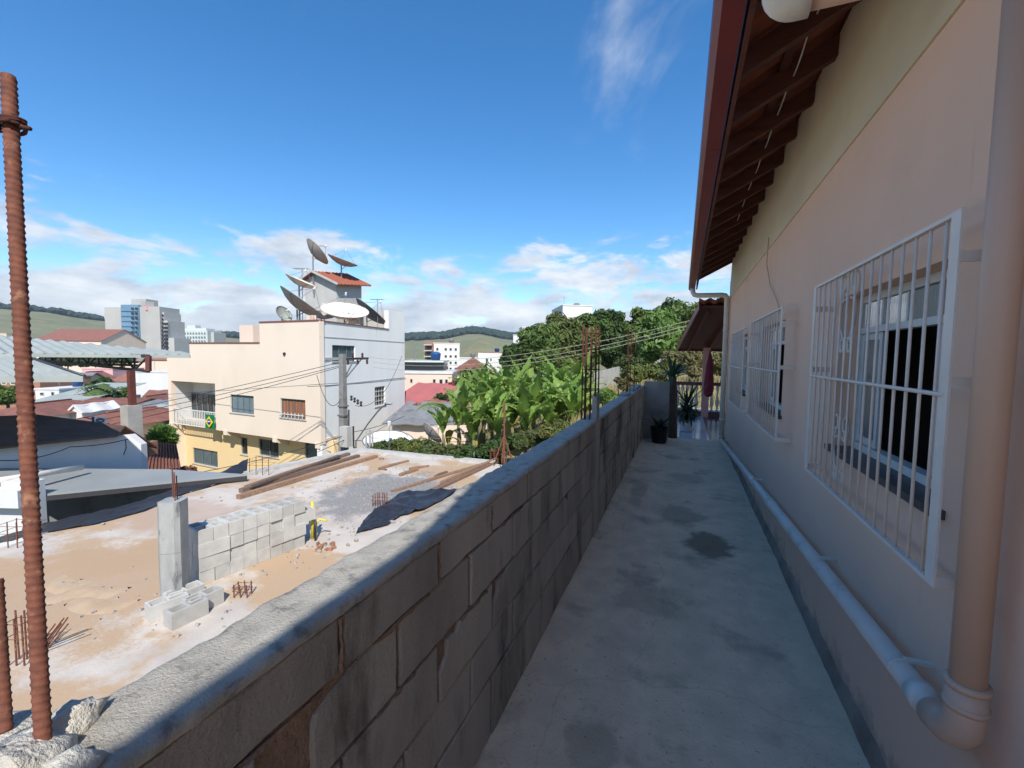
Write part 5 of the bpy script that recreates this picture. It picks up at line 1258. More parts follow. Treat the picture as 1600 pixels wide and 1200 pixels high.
def wire(a, c, sag, label, m=m_wire, r=.014, grp='overhead wires'):
    b = MB(); b.tube(wire_pts(a, c, sag), r, 5, False); o = b.build('overhead_wire', m, origin=a); tag(o, label, 'wire', grp)
wp = Vector((pp.x, pp.y, 0))
wire(at(536, 565, 20), at(-200, 704, 24), .35, 'upper of the three wires running left across the peach facade')
wire(at(537, 570, 20), at(-200, 716, 23.5), .35, 'middle wire running left across the peach facade')
wire(at(537, 572, 20.2), at(-200, 728, 23), .45, 'lowest of the three wires running left across the peach facade')
wire(at(538, 598, 20), at(-100, 640, 70), .0, 'thin wire running far left from the pole top', r=.012)
wire(at(480, 604, 21), at(635, 592, 22), .05, 'straight wire crossing the white side wall')
wire(at(532, 624, 19.6), at(495, 586, 20.5), .75, 'slack looped wire hanging left of the pole')
wire(at(555, 634, 20), at(628, 556, 26), .9, 'slack wire curving up along the white side wall', r=.012)
wire(at(545, 678, 19.6), at(250, 748, 17), .2, 'low wire running left past the yellow storey windows')
wire(at(545, 684, 19.6), at(330, 757, 16), .2, 'lowest wire running down to the left slab edge')
wire(at(552, 675, 19.8), at(632, 650, 24), .1, 'wire rising right from the meter box')
wire(at(576, 558, 21), at(1082, 500, 12.2), .55, 'upper of three pale wires running to the veranda roof', m_wire_y, .009, 'wires to the veranda')
wire(at(583, 566, 21), at(1078, 508, 12.2), .55, 'middle of three pale wires running to the veranda roof', m_wire_y, .009, 'wires to the veranda')
wire(at(583, 574, 21), at(1074, 514, 12.2), .55, 'lower of three pale wires running to the veranda roof', m_wire_y, .009, 'wires to the veranda')
wire(at(552, 688, 19.8), at(900, 672, 22), .3, 'low wire running right behind the slab toward the bananas')

# ------------------------------------------------------------------ town: houses and towers
def rotz(v, a): return Matrix.Rotation(a, 3, 'Z') @ v
def house_at(name, label, x0, x1, ytop, d, depth, mw, roof='hip', rise=None, mr=m_redroof, yaw=0.0, wins=(), cat='house', over=.45, floors=None, base=None, group='houses of the town', ridge_across=True):
    cx = (x0+x1)/2; c = at(cx, ytop, d); w = (x1-x0)/FPX*d; zt = c.z
    ex = rotz(R0, yaw); ey = rotz(F0, yaw)
    gz = min(ground_h(c.x, c.y), ground_h(c.x+ey.x*depth, c.y+ey.y*depth))-.5
    zb = base if base is not None else gz
    t = thing(name, label, cat, (c.x, c.y, zb), group)
    P_ = lambda u, v, z: Vector((c.x, c.y, z))+ex*u+ey*v
    b = MB(); b.poly([P_(-w/2, 0, zb), P_(w/2, 0, zb), P_(w/2, 0, zt), P_(-w/2, 0, zt)], ey*depth); b.build('wall', mw, t)
    rise = rise if rise is not None else w*.16
    o = over
    if roof == 'hip':
        k = min(w, depth)/2*.95
        b = MB(); vs_ = [P_(-w/2-o, -o, zt-.02), P_(w/2+o, -o, zt-.02), P_(w/2+o, depth+o, zt-.02), P_(-w/2-o, depth+o, zt-.02)]
        if w >= depth: rg = [P_(-w/2+k, depth/2, zt+rise), P_(w/2-k, depth/2, zt+rise)]; fs = [(0, 1, 5, 4), (1, 2, 5), (2, 3, 4, 5), (3, 0, 4), (3, 2, 1, 0)]
        else: rg = [P_(0, k, zt+rise), P_(0, depth-k, zt+rise)]; fs = [(0, 1, 4), (1, 2, 5, 4), (2, 3, 5), (3, 0, 4, 5), (3, 2, 1, 0)]
        b.add(vs_+rg, fs); b.build('roof', mr, t)
        b = MB(); b.beam(rg[0], rg[1], .25, .12); b.build('ridge', mr, t)
    elif roof == 'gable':                         # ridge along the width
        for sgn, nm in ((0, 'roof_slope'), (1, 'roof_slope')):
            v0 = -o if not sgn else depth+o
            a, c_ = P_(-w/2-o, v0, zt-.08), P_(w/2+o, v0, zt-.08); e, f = P_(w/2+o, depth/2, zt+rise), P_(-w/2-o, depth/2, zt+rise)
            quad_roof(nm, [a, c_, e, f], mr, .1, t, int(w/1.1) if d < 60 else 0, .05)
        b = MB(); b.poly([P_(-w/2, 0, zt+.002), P_(-w/2, depth, zt+.002), P_(-w/2, depth/2, zt+rise-.1)], ex*.15); b.build('gable_wall', mw, t)
        b = MB(); b.poly([P_(w/2, 0, zt+.002), P_(w/2, depth, zt+.002), P_(w/2, depth/2, zt+rise-.1)], ex*-.15); b.build('gable_wall', mw, t)
    elif roof == 'front_gable':                   # gable facing the viewer
        for sg in (-1, 1):
            a, c_ = P_(sg*(w/2+o), -o, zt-.1), P_(sg*(w/2+o), depth+o, zt-.1); e, f = P_(0, depth+o, zt+rise), P_(0, -o, zt+rise)
            quad_roof('roof_slope', [a, c_, e, f], mr, .12, t, int(depth/1.1) if d < 60 else 0, .05)
        b = MB(); b.poly([P_(-w/2, 0, zt+.002), P_(w/2, 0, zt+.002), P_(0, 0, zt+rise-.12)], ey*.15); b.build('gable_wall', mw, t)
    elif roof == 'mono':
        quad_roof('roof_sheet', [P_(-w/2-o, -o, zt+.03), P_(w/2+o, -o, zt+.03), P_(w/2+o, depth+o, zt+rise), P_(-w/2-o, depth+o, zt+rise)], mr, .06, t, int(w/.9) if d < 40 else 0, .035)
    else:
        b = MB(); b.poly([P_(-w/2-.08, -.08, zt), P_(w/2+.08, -.08, zt), P_(w/2+.08, -.08, zt+.18), P_(-w/2-.08, -.08, zt+.18)], ey*(depth+.16)); b.build('parapet', mr, t)
    if roof == 'flat' and d < 125 and w > 3:
        b = MB(); b.lathe([(.5, 0), (.58, .7), (.62, .74), (.35, .95), (.0, 1.0)], 12, P_(w*.22, depth*.55, zt+.181)); b.build('roof_tank', m_tank if int(cx) % 2 else m_greyroof, t, smooth=True)
        b = MB(); q_ = P_(-w*.3, depth*.4, zt+.181); b.tube([q_, q_+Vector((0, 0, 1.9))], .03, 5); b.tube([q_+Vector((0, 0, 1.8))-ex*.5, q_+Vector((0, 0, 1.8))+ex*.5], .02, 5); kind(b.build('aerial', m_galv, t), 'stuff')
    for (wx0, wy0, wx1, wy1) in wins:
        u0 = (wx0-cx)/FPX*d; u1 = (wx1-cx)/FPX*d; k = d
        z1 = at(cx, wy0, d).z; z0 = at(cx, wy1, d).z
        b = MB(); b.poly([P_(u0, -.05, z0), P_(u1, -.05, z0), P_(u1, -.05, z1), P_(u0, -.05, z1)], ey*.049); wn = b.build('window', m_dish if mw in (m_brick, m_grey_render) else m_grey_render, t)
        f = min(.1, (u1-u0)*.15)
        b = MB(); b.poly([P_(u0+f, -.052, z0+f), P_(u1-f, -.052, z0+f), P_(u1-f, -.052, z1-f), P_(u0+f, -.052, z1-f)], ey*.03); b.poly([P_(u0+f, -.06, (z0+z1)/2), P_(u1-f, -.06, (z0+z1)/2), P_(u1-f, -.06, (z0+z1)/2+.03), P_(u0+f, -.06, (z0+z1)/2+.03)], ey*.005) if False else None
        b.build('pane', m_glassd, wn)
    return t, P_
# --- left side, near to far
house_at('town_house', 'red hip roofed house just past the brown workshop roof', 62, 168, 668, 26, 7, m_peachh, 'hip', .65, yaw=-.15, base=-9)
house_at('town_house', 'house with dull red roof at the left edge behind the bar', -40, 48, 652, 30, 7, m_clean, 'hip', .7, yaw=.1, base=-9)
house_at('town_house', 'long red tiled house with small white dormer end', 78, 168, 645, 38, 8, m_beige, 'gable', .9, yaw=-.1, base=-9)
house_at('town_house', 'small white gabled annex among the red roofs', 108, 128, 643, 33, 3, m_clean, 'front_gable', .5, m_clean, .0, base=-9, over=.15)
house_at('town_house', 'white house under a broad grey sheet roof', 58, 122, 628, 48, 9, m_clean, 'mono', 1.5, m_zinc, .1, [(66, 631, 72, 637), (98, 632, 108, 640)], base=-9)
house_at('town_house', 'white two storey house with a small window over the grey roof', 55, 92, 609, 56, 6, m_clean, 'flat', None, m_clean, 0, [(62, 613, 69, 618), (80, 612, 85, 620)], base=-9)
house_at('town_house', 'pale house with brown roof left of the palm', 60, 112, 603, 72, 9, m_beige, 'gable', 2.0, m_greyroof, .2, [(75, 605, 81, 609)], base=-9)
house_at('town_house', 'brick row house under the corrugated roof corner', -20, 62, 592, 66, 8, m_brick, 'flat', None, m_brick, 0, [(2, 594, 10, 601), (16, 594, 24, 601), (34, 594, 42, 601)], base=-9)
house_at('town_house', 'dark roofed house behind the palm crown', 108, 140, 598, 92, 9, m_brick, 'hip', 2.2, yaw=.2, base=-9)
house_at('town_house', 'pink painted house below the truss', 128, 176, 577, 105, 9, m_pinkh, 'flat', None, m_pinkh, 0, [(134, 582, 140, 588), (150, 582, 156, 588)], base=-9)
house_at('town_house', 'red roofed house right of the palm, beyond the pier', 172, 206, 596, 95, 9, m_clean, 'hip', 2.2, yaw=-.2, base=-9)
house_at('town_house', 'long white building behind the rusty post', 208, 262, 582, 70, 8, m_clean, 'flat', None, m_clean, .05, (), base=-9)
house_at('town_house', 'red roofed house between the white building and the peach one', 186, 236, 636, 48, 7, m_clean, 'hip', 1.0, yaw=.15, base=-9)
house_at('town_house', 'small house with dull red roof beside the peach facade', 226, 264, 628, 56, 6, m_grey_render, 'gable', 1.3, yaw=.3, base=-9)
house_at('town_house', 'low cream house front behind the concrete pier', 160, 262, 652, 34, 6, m_peachh, 'mono', .7, m_greyroof, .05, [(168, 656, 174, 662), (224, 657, 232, 664)], base=-9)
house_at('town_house', 'beige hall with pale roof left of the hedge', 168, 250, 668, 29, 5, m_clean, 'mono', .9, m_zinc, .05, base=-9)
house_at('shed', 'red tiled lean-to beside the yellow storey', 222, 277, 712, 21.5, 4.5, m_brick, 'mono', 1.35, m_redroof, -.25, base=-9, cat='shed', group=None) if False else None
t_ = thing('tiled_lean_to', 'low dark red tiled roof between the workshop and the yellow storey', 'shed', at(248, 735, 17)-Vector((0, 0, 4)))
quad_roof('roof_sheet', [at(200, 737, 15.5), at(283, 735, 17.0), at(275, 694, 20.5), at(218, 691, 20)], m_redroof, .08, t_, 14, .04)
b = MB(); p = at(205, 740, 15.8); q = at(280, 738, 17.2); b.poly([Vector((p.x, p.y, -8.8)), Vector((q.x, q.y, -8.8)), Vector((q.x, q.y, q.z)), Vector((p.x, p.y, p.z))], F0*.2); b.build('wall', m_brick, t_)
b = MB(); p = at(224, 700, 14.6); b.box(p, (.7, .35, .45), Matrix.Rotation(.3, 3, 'Z')); b2 = b.build('brick_pier_top', m_brick, origin=p); tag(b2, 'small red brick stub right of the concrete pier', 'brick stub')
# sign
sp_ = at(156, 657, 24); sg = thing('shop_sign', 'white roof sign with a dark blue oval above the red roofs', 'sign', sp_-Vector((0, 0, .6)))
b = MB(); b.poly([sp_+R0*u+Vector((0, 0, z)) for u, z in ((-.30, -.19), (.34, -.19), (.34, .19), (-.30, .19))], F0*.08); b.build('panel', m_clean, sg)
b = MB(); b.poly([sp_-F0*.012+R0*(.02+.24*math.cos(a))+Vector((0, 0, .13*math.sin(a))) for a in [q*math.pi/12 for q in range(24)]], F0*.01); b.build('oval', m_signb, sg)
b = MB(); b.poly([sp_-F0*.016+R0*u+Vector((0, 0, z)) for u, z in ((-.11, -.025), (.15, -.02), (.15, .02), (-.11, .015))], F0*.003); b.build('mark', m_dish, sg)
b = MB(); b.poly([sp_-F0*.03+R0*u+Vector((0, 0, z)) for u, z in ((-.42, -.2), (-.33, -.2), (-.33, .2), (-.42, .2))], F0*.1); b.build('side_panel', m_signb, sg)
b = MB(); b.tube([sp_+F0*.1-R0*.25, sp_+F0*.1-R0*.25-Vector((0, 0, 2))], .04, 6); b.build('leg', m_galv, sg)
b = MB(); b.tube([sp_+F0*.1+R0*.25, sp_+F0*.1+R0*.25-Vector((0, 0, 2))], .04, 6); b.build('leg', m_galv, sg)

# --- high-rise with the blue core
d = 230.0
hr = thing('apartment_tower', 'tall grey apartment tower with a blue glazed core', 'building', at(210, 545, d)-Vector((0, 0, 9)))
def slab_px(name, m, x0, x1, y0, dd, depth, yb=566, par=None):
    a = at(x0, y0, dd); c = at(x1, y0, dd); zb = -12.0
    b = MB(); b.poly([Vector((a.x, a.y, zb)), Vector((c.x, c.y, zb)), Vector((c.x, c.y, c.z)), Vector((a.x, a.y, a.z))], F0*depth); return b.build(name, m, par)
slab_px('left_wing', m_hr, 163, 188.5, 480, d, 14, par=hr)
slab_px('blue_core', m_blue, 188.5, 216, 476, d-.8, 12, par=hr)
slab_px('right_wing', m_hr, 216, 249, 479, d, 14, par=hr)
slab_px('lift_head', m_hr, 204.5, 228, 467, d+3, 8, par=hr)
slab_px('stepped_bay', m_grey_render, 249, 256, 488, d+2, 12, par=hr); slab_px('stepped_bay', m_grey_render, 256, 262, 501, d+2, 12, par=hr); slab_px('stepped_bay', m_grey_render, 262, 272, 528, d+2, 12, par=hr)
for i in range(9):
    y0 = 480.5+i*7.4
    for (x0, x1) in ((205, 209), (211, 215)):
        a = at(x0, y0, d-.9); c = at(x1, y0+3.2, d-.9); b = MB(); b.poly([Vector((a.x, a.y, a.z)), Vector((c.x, c.y, a.z)), Vector((c.x, c.y, c.z)), Vector((a.x, a.y, c.z))], -F0*.15); b.build('window', m_glassd, hr)
    a = at(189, y0+4.6, d-.9); c = at(215.6, y0+5.6, d-.9); b = MB(); b.poly([Vector((a.x, a.y, a.z)), Vector((c.x, c.y, a.z)), Vector((c.x, c.y, c.z)), Vector((a.x, a.y, c.z))], -F0*.25); b.build('floor_band', m_blue, hr)
for i in range(10):
    for (x0, x1) in ((250, 255.5),):
        y0 = 491+i*6; a = at(x0, y0, d+1.9); c = at(x1, y0+3.5, d+1.9); b = MB(); b.poly([Vector((a.x, a.y, a.z)), Vector((c.x, c.y, a.z)), Vector((c.x, c.y, c.z)), Vector((a.x, a.y, c.z))], -F0*.2); b.build('window', m_glassd, hr)
for i in range(9):
    y0 = 504+i*6; a = at(256.5, y0, d+1.9); c = at(263, y0+3.5, d+1.9); b = MB(); b.poly([Vector((a.x, a.y, a.z)), Vector((c.x, c.y, a.z)), Vector((c.x, c.y, c.z)), Vector((a.x, a.y, c.z))], -F0*.2); b.build('window', m_glassd, hr)
for y0 in (470, 477):
    a = at(230 if y0 < 475 else 232, y0+5, d+2); b = MB(); b.box(a, (4, 4, 2.4)); b.build('roof_box', m_pinkh if y0 > 475 else m_hr, hr)
# --- pale green hospital block
d = 330.0
hs_ = thing('hospital_block', 'long pale green block with rows of windows behind the tower', 'building', at(296, 545, d)-Vector((0, 0, 10)))
slab_px('main_block', m_mint, 263, 324, 516, d, 16, par=hs_); slab_px('cornice', m_grey_render, 262, 326, 513, d-.5, 18, par=hs_) if False else None
slab_px('end_bay', m_grey_render, 324, 334, 519, d+4, 14, par=hs_); slab_px('roof_house', m_mint, 292, 305, 508, d+5, 6, par=hs_); slab_px('roof_floor', m_mint, 264, 322, 513, d+3, 10, par=hs_)
for r in range(4):
    for k in range(13):
        x0 = 266+k*4.4; y0 = 519.5+r*6; a = at(x0, y0, d-.1); c = at(x0+1.9, y0+2.6, d-.1); b = MB(); b.poly([Vector((a.x, a.y, a.z)), Vector((c.x, c.y, a.z)), Vector((c.x, c.y, c.z)), Vector((a.x, a.y, c.z))], -F0*.2); b.build('window', m_bluegrey, hs_)
house_at('warehouse', 'long red roofed warehouse before the grey tower', 52, 160, 532, 190, 22, m_peachh, 'gable', 5.5, m_redroof, -.05, cat='warehouse', group=None, base=-10)
house_at('town_house', 'pale building at the far left under the hill', -20, 10, 521, 220, 12, m_beige, 'flat', None, m_beige, base=-10)
house_at('town_house', 'white low house below the tower, right of the truss', 236, 262, 562, 140, 8, m_peachh, 'hip', 2.5, base=-10)
house_at('town_house', 'long low pink house under the tower', 176, 232, 566, 150, 9, m_peachh, 'flat', None, m_redroof, base=-10)
# --- right middle distance
house_at('apartment_block', 'white four storey unfinished block with small square windows', 678, 718, 537, 92, 9, m_clean, 'flat', None, m_peachh, .18, [(x, y, x+4.2, y+4.6) for y in (543.5, 554.5, 564.5, 574) for x in (681.5, 694.5, 702, 710)], 'building', group=None)
ubk = thing('brick_annex', 'exposed brick stair bay on the left of the white block', 'building', at(671, 560, 93)-Vector((0, 0, 6)))
a = at(664, 534, 93.5); c = at(678.3, 534, 93.0); b = MB(); b.poly([Vector((a.x, a.y, -6)), Vector((c.x, c.y, -6)), Vector((c.x, c.y, c.z)), Vector((a.x, a.y, a.z))], F0*6); b.build('core', m_brick, ubk)
for k in range(5):
    y0 = 538+k*9; a = at(663.5, y0, 93.3); c = at(676, y0+1.8, 93.3); b = MB(); b.poly([Vector((a.x, a.y, a.z)), Vector((c.x, c.y, a.z)), Vector((c.x, c.y, c.z)), Vector((a.x, a.y, c.z))], -F0*1.0); b.build('floor_edge', m_grey_render, ubk)
    a = at(667, y0+2.5, 93.2); c = at(673, y0+7.5, 93.2); b = MB(); b.poly([Vector((a.x, a.y, a.z)), Vector((c.x, c.y, a.z)), Vector((c.x, c.y, c.z)), Vector((a.x, a.y, c.z))], -F0*.3); b.build('opening', m_glassd, ubk)
house_at('town_house', 'white house with orange roof right of the white block', 747, 784, 551, 100, 9, m_clean, 'flat', None, m_brick, -.05, [(759, 560, 761.5, 564), (766, 560, 768.5, 564)])
house_at('town_house', 'low white house stepping up behind the hip roof', 716, 748, 560, 98, 8, m_clean, 'flat', None, m_clean, .1)
house_at('town_house', 'little white house with steep red gable left of the mango trees', 785, 800, 556, 90, 6, m_clean, 'front_gable', 1.3, m_redroof, 0, [(788, 557, 791, 562), (794, 557, 797, 562)])
house_at('apartment_block', 'narrow white tower block beside the mango trees', 802, 818, 524, 115, 9, m_clean, 'flat', None, m_clean, 0, [(806, 531, 810, 535), (806, 541, 810, 545)], 'building', group=None)
house_at('town_house', 'white house with maroon hip roof and blue fascia', 712, 768, 581, 52, 8, m_clean, 'hip', 1.7, m_redroof, .1, [(709+6, 590, 724, 600), (731, 589, 742, 597), (752, 588, 764, 596)])
house_at('town_house', 'two storey peach house with dark upper windows beside the peach building', 622, 706, 584, 44, 8, m_peachh, 'flat', None, m_clean, .05, [(641, 592, 645, 598), (676, 592, 681, 602), (686, 592, 692, 600), (695, 592, 700, 600)])
house_at('town_house', 'upper veranda with blue edge above the peach house', 630, 692, 566, 47, 6, m_glassd, 'flat', None, m_mint, .05)
house_at('town_house', 'salmon sheet roofed house below the peach house', 618, 688, 630, 34, 6, m_pinkh, 'mono', 1.15, m_redmetal, -.12)
house_at('town_house', 'yellow gabled house with brown tiled roof', 628, 682, 650, 30.5, 5, m_yell, 'front_gable', .95, m_redroof, -.2, [(668, 652, 673, 656)])
house_at('town_house', 'long beige shed under a weathered grey roof', 612, 700, 662, 26, 4.5, m_peachh, 'mono', .75, m_greyroof, -.05, cat='shed')
b = MB(); a = at(668, 666, 23); c = at(800, 664, 25); b.poly([Vector((a.x, a.y, -5)), Vector((c.x, c.y, -5)), Vector((c.x, c.y, c.z)), Vector((a.x, a.y, a.z))], F0*.2); o = b.build('garden_wall', m_peachh, origin=(a+c)/2); tag(o, 'peach garden wall behind the banana plants', 'wall')
tk = at(746, 660, 22.5); b = MB(); b.lathe([(.36, 0), (.42, .05), (.45, .42), (.47, .44), (.47, .48), (.3, .55), (.0, .58)], 20, tk-Vector((0, 0, .4))); tko = b.build('water_tank', m_tank, smooth=True, origin=tk-Vector((0, 0, .4))); tag(tko, 'blue round water tank by the banana plants', 'water tank')
b = MB(); b.grid(lambda u, v: tk-Vector((0, 0, .4))+rotz(-F0, (u-.5)*1.2)*.458+Vector((0, 0, .2+.12*v)), 8, 1); b.build('maker_mark', m_dish, tko)
house_at('hill_house', 'plain white house block above the mango trees', 879, 926, 478, 78, 10, m_clean, 'flat', None, m_clean, .1, (), 'building', group=None)
house_at('hill_house', 'white corner of a building peeping over the left mango tree', 816, 824, 512, 84, 5, m_clean, 'flat', None, m_clean, .1, (), 'building', group=None)
# big white dish on the lower roof beside the slab
dish(607, 688, 15.6, 1.75, (.12, .95, .28), 'big white dish lying low behind the far slab edge', m_dish, m_greyroof, foot=-5, spokes=False)
dish(676, 676, 20, 1.15, (.66, .60, -.42), 'small brown mesh dish on the beige shed by the bananas', m_mesh, m_mesh, foot=-4)
for k, (px, py0, py1, lb) in enumerate([(572, 700, 674, 'left'), (578, 702, 672, 'middle'), (582, 702, 674, 'right')]):
    b = MB(); b.tube([at(px, py0, 14.9), at(px, py1, 14.9)], .03, 6); o = b.build('stake', m_stub, origin=at(px, py0, 14.9)); tag(o, 'pale stake at the far slab edge by the pole, %s of three' % lb, 'stake', 'stakes by the slab edge')
# rusty steel prop in front of the bananas
rp = at(788, 708, 12.6); rt = at(788, 628, 12.6); pr = thing('steel_tripod', 'rusty steel prop with three splayed legs before the bananas', 'prop', (rp.x, rp.y, rp.z-.2))
b = MB(); b.tube([Vector((rp.x, rp.y, rp.z-.3)), rt], .028, 8); b.build('mast', m_rust, pr)
for k, (px, py) in enumerate([(774, 712), (799, 712), (784, 718)]): b = MB(); b.tube([at(788, 680, 12.6), at(px, py, 12.5)+Vector((0, 0, -.1))], .018, 6); b.build('leg', m_rust, pr)
# retaining wall on the slope
b = MB(); a = at(928, 598, 23.5); c = at(968, 588, 28); a1 = at(928, 584, 23.5); c1_ = at(968, 573, 28)
b.poly([a-Vector((0, 0, 1)), c-Vector((0, 0, 1)), c1_, at(948, 578, 25.5), a1], F0*.35); o = b.build('retaining_wall', m_retain, origin=a); tag(o, 'pale stone retaining wall on the grassy slope', 'wall')
b = MB(); a = at(1018, 575, 31); c = at(1046, 570, 33); b.poly([a-Vector((0, 0, 2)), c-Vector((0, 0, 2)), c+Vector((0, 0, .8)), a+Vector((0, 0, .2))], F0*.4); o = b.build('retaining_wall', m_retain, origin=a); tag(o, 'short pale wall behind the yucca crown on the slope', 'wall')

# ------------------------------------------------------------------ vegetation
def leaf_cloud(b, c, r, n, size, rng, flat=.0, shell=.55):
    c = Vector(c)
    for _ in range(n):
        d = Vector((rng.gauss(0, 1), rng.gauss(0, 1), rng.gauss(0, 1))).normalized()
        k = shell+(1-shell)*rng.random()**.6
        p = c+Vector((d.x*r[0], d.y*r[1], d.z*r[2]))*k
        nrm = (d+Vector((rng.uniform(-.8, .8), rng.uniform(-.8, .8), rng.uniform(-.4, .9)))).normalized()
        x = nrm.orthogonal().normalized(); y = nrm.cross(x); a = rng.random()*6.28
        u = x*math.cos(a)+y*math.sin(a); v = nrm.cross(u); s = size*rng.uniform(.6, 1.3)
        k0 = len(b.v)
        b.v += [p-u*s, p+v*s*.42+nrm*s*.1, p+u*s*1.1-nrm*s*.15, p-v*s*.42+nrm*s*.1]
        b.f.append((k0, k0+1, k0+2, k0+3))
def raw_build(b, name, m, parent=None, origin=None):
    me = bpy.data.meshes.new(name); off = wloc(parent) if parent else Vector(origin or (0, 0, 0))
    me.from_pydata([tuple(p-off) for p in b.v], [], b.f); me.update(); me.materials.append(m)
    o = link(name, me, parent, loc=None if parent else off); return o
def tree(px, ybase, ytop, d, wpx, label, m, leaves=9000, size=.32, clumps=26, seed=1, name='mango_tree', trunk_h=.35, group='mango trees on the hill'):
    rng = random.Random(seed); base = at(px, ybase, d); top = at(px, ytop, d); H = top.z-base.z; Wd = wpx/FPX*d
    gz = ground_h(base.x, base.y); t = thing(name, label, 'tree', (base.x, base.y, min(gz, base.z)), group)
    bz = min(gz, base.z)-.3
    b = MB(); b.tube([(base.x, base.y, bz), (base.x+.1, base.y, bz+H*.3), (base.x, base.y+.2, base.z+H*.6)], [.32, .24, .12], 8)
    b.build('trunk', m_bark, t, smooth=True)
    cz_ = base.z+H*(trunk_h+(1-trunk_h)/2); rz = H*(1-trunk_h)/2
    for k in range(5):
        a = k*1.256+rng.random(); b = MB(); b.tube([(base.x, base.y, base.z+H*.25), (base.x+math.cos(a)*Wd*.18, base.y+math.sin(a)*Wd*.18, cz_-rz*.1), (base.x+math.cos(a)*Wd*.32, base.y+math.sin(a)*Wd*.32, cz_+rz*.3)], [.13, .09, .03], 6); b.build('limb', m_bark, t)
    b = MB()
    leaf_cloud(b, (base.x, base.y, cz_), (Wd*.40, Wd*.38, rz*.78), leaves//4, size*1.25, rng, shell=.6)
    for k in range(clumps):
        dv = Vector((rng.gauss(0, 1), rng.gauss(0, 1), rng.gauss(0, 1))).normalized()
        if dv.z < -.75: dv.z *= -.3
        kk = rng.uniform(.62, .86); cc = Vector((base.x, base.y, cz_))+Vector((dv.x*Wd*.5, dv.y*Wd*.46, dv.z*rz))*kk
        rr_ = Wd*rng.choice([.07, .10, .13, .17, .22]); leaf_cloud(b, cc, (rr_, rr_, rr_*.8), int(leaves*.75/clumps), size, rng, shell=.35)
    raw_build(b, 'crown', m, t); return t
TREES = [(842, 588, 500, 44, 66, 'broad mango tree at the left end of the hill trees', 'm_leafm'), (876, 584, 492, 47, 60, 'pale crowned mango tree second from the left on the hill', 'm_leafm2'), (915, 582, 486, 50, 66, 'dark mango tree below the white hill house', 'm_leafm'), (951, 582, 481, 50, 56, 'rounded dark mango tree right of the white hill house', 'm_leafd'), (975, 578, 500, 56, 40, 'smaller dark tree in the gap between the mango crowns', 'm_leafd'), (1003, 585, 486, 43, 62, 'mango tree behind the far rusty bars', 'm_leafm'), (1030, 580, 487, 36, 66, 'bright green mango tree nearest the veranda roof', 'm_leafb'), (1046, 560, 473, 58, 60, 'tall tree rising highest left of the veranda roof', 'm_leafd'), (1085, 560, 474, 54, 80, 'wide tree partly hidden by the veranda roof', 'm_leafm'), (1135, 560, 470, 60, 90, 'tree mostly hidden by the pink house', 'm_leafd'), (800, 580, 540, 62, 34, 'low dark tree at the left foot of the mango trees', 'm_leafd')]
m_leafb = mat('bright_leaves', (0.09, 0.175, 0.035, 1), (.155, .245, .055, 1), .6, .5, transl=.25, spec=.35)
m_leafm2 = mat('pale_mango_leaves', (0.10, 0.135, 0.034, 1), (.14, .16, .05, 1), .5, .5, transl=.25, spec=.3)
TM = {'m_leafm': m_leafm, 'm_leafd': m_leafd, 'm_leafb': m_leafb, 'm_leafm2': m_leafm2}
for k, (px, yb, yt, d, w, lb, mm) in enumerate(TREES): tree(px, yb+10, yt-8+random.uniform(-4, 4), d, w*1.15, lb, TM[mm], 9500, .30, 34, 11+k, trunk_h=.04)
for k, (px, yb, yt, d, w, lb, mm) in enumerate([(160, 636, 592, 62, 42, 'round dark tree behind the palm', 'm_leafd'), (184, 640, 604, 54, 40, 'mid green tree right of the palm', 'm_leafm'), (10, 640, 602, 50, 46, 'round green tree at the left edge under the shed roof', 'm_leafm'), (122, 634, 606, 64, 40, 'low dark trees left of the palm', 'm_leafd'), (228, 620, 603, 75, 30, 'small tree before the long white building', 'm_leafd'), (254, 704, 668, 25, 34, 'bright green bush tree beside the yellow storey', 'm_leafb'), (105, 578, 552, 110, 60, 'dark wood edge seen through the truss', 'm_leafd'), (170, 570, 553, 130, 70, 'dark trees behind the truss right half', 'm_leafd')]):
    tree(px, yb, yt, d, w, lb, TM[mm], 3200, .34 if d < 60 else .5, 16, 51+k, 'town_tree', .15, 'trees of the town')
# palm
pbz = at(156, 640, 52); pt_ = at(157, 606, 52); pm = thing('palm_tree', 'coconut palm with arching fronds among the town roofs', 'tree', (pbz.x, pbz.y, -9.2))
b = MB(); b.tube([(pbz.x, pbz.y, -9.5), (pbz.x-.1, pbz.y, -6), pt_], [.22, .17, .13], 8); b.build('trunk', m_bark, pm, smooth=True)
rng = random.Random(5)
for i in range(15):
    a = i*2.4; L = rng.uniform(2.0, 2.7); el = rng.uniform(.05, 1.0); b = MB(); pv = None
    for k in range(11):
        t = k/10; r_ = L*t*math.cos(el*(1-t*.5)); z = L*(math.sin(el)*t*1.0-1.15*t*t*.75)
        p = pt_+Vector((math.cos(a)*r_, math.sin(a)*r_, z))
        if pv is not None:
            sd_ = Vector((-math.sin(a), math.cos(a), 0)); wl2 = .62*math.sin(math.pi*min(1, .1+t*.88))+.05
            for s_ in (-1, 1): b.add([pv, p, p+sd_*s_*wl2-Vector((0, 0, .3*wl2)), p.lerp(pv, .55)+sd_*s_*wl2-Vector((0, 0, .28*wl2))], [(0, 1, 2, 3)])
        pv = p
    raw_build(b, 'frond', m_palm, pm)

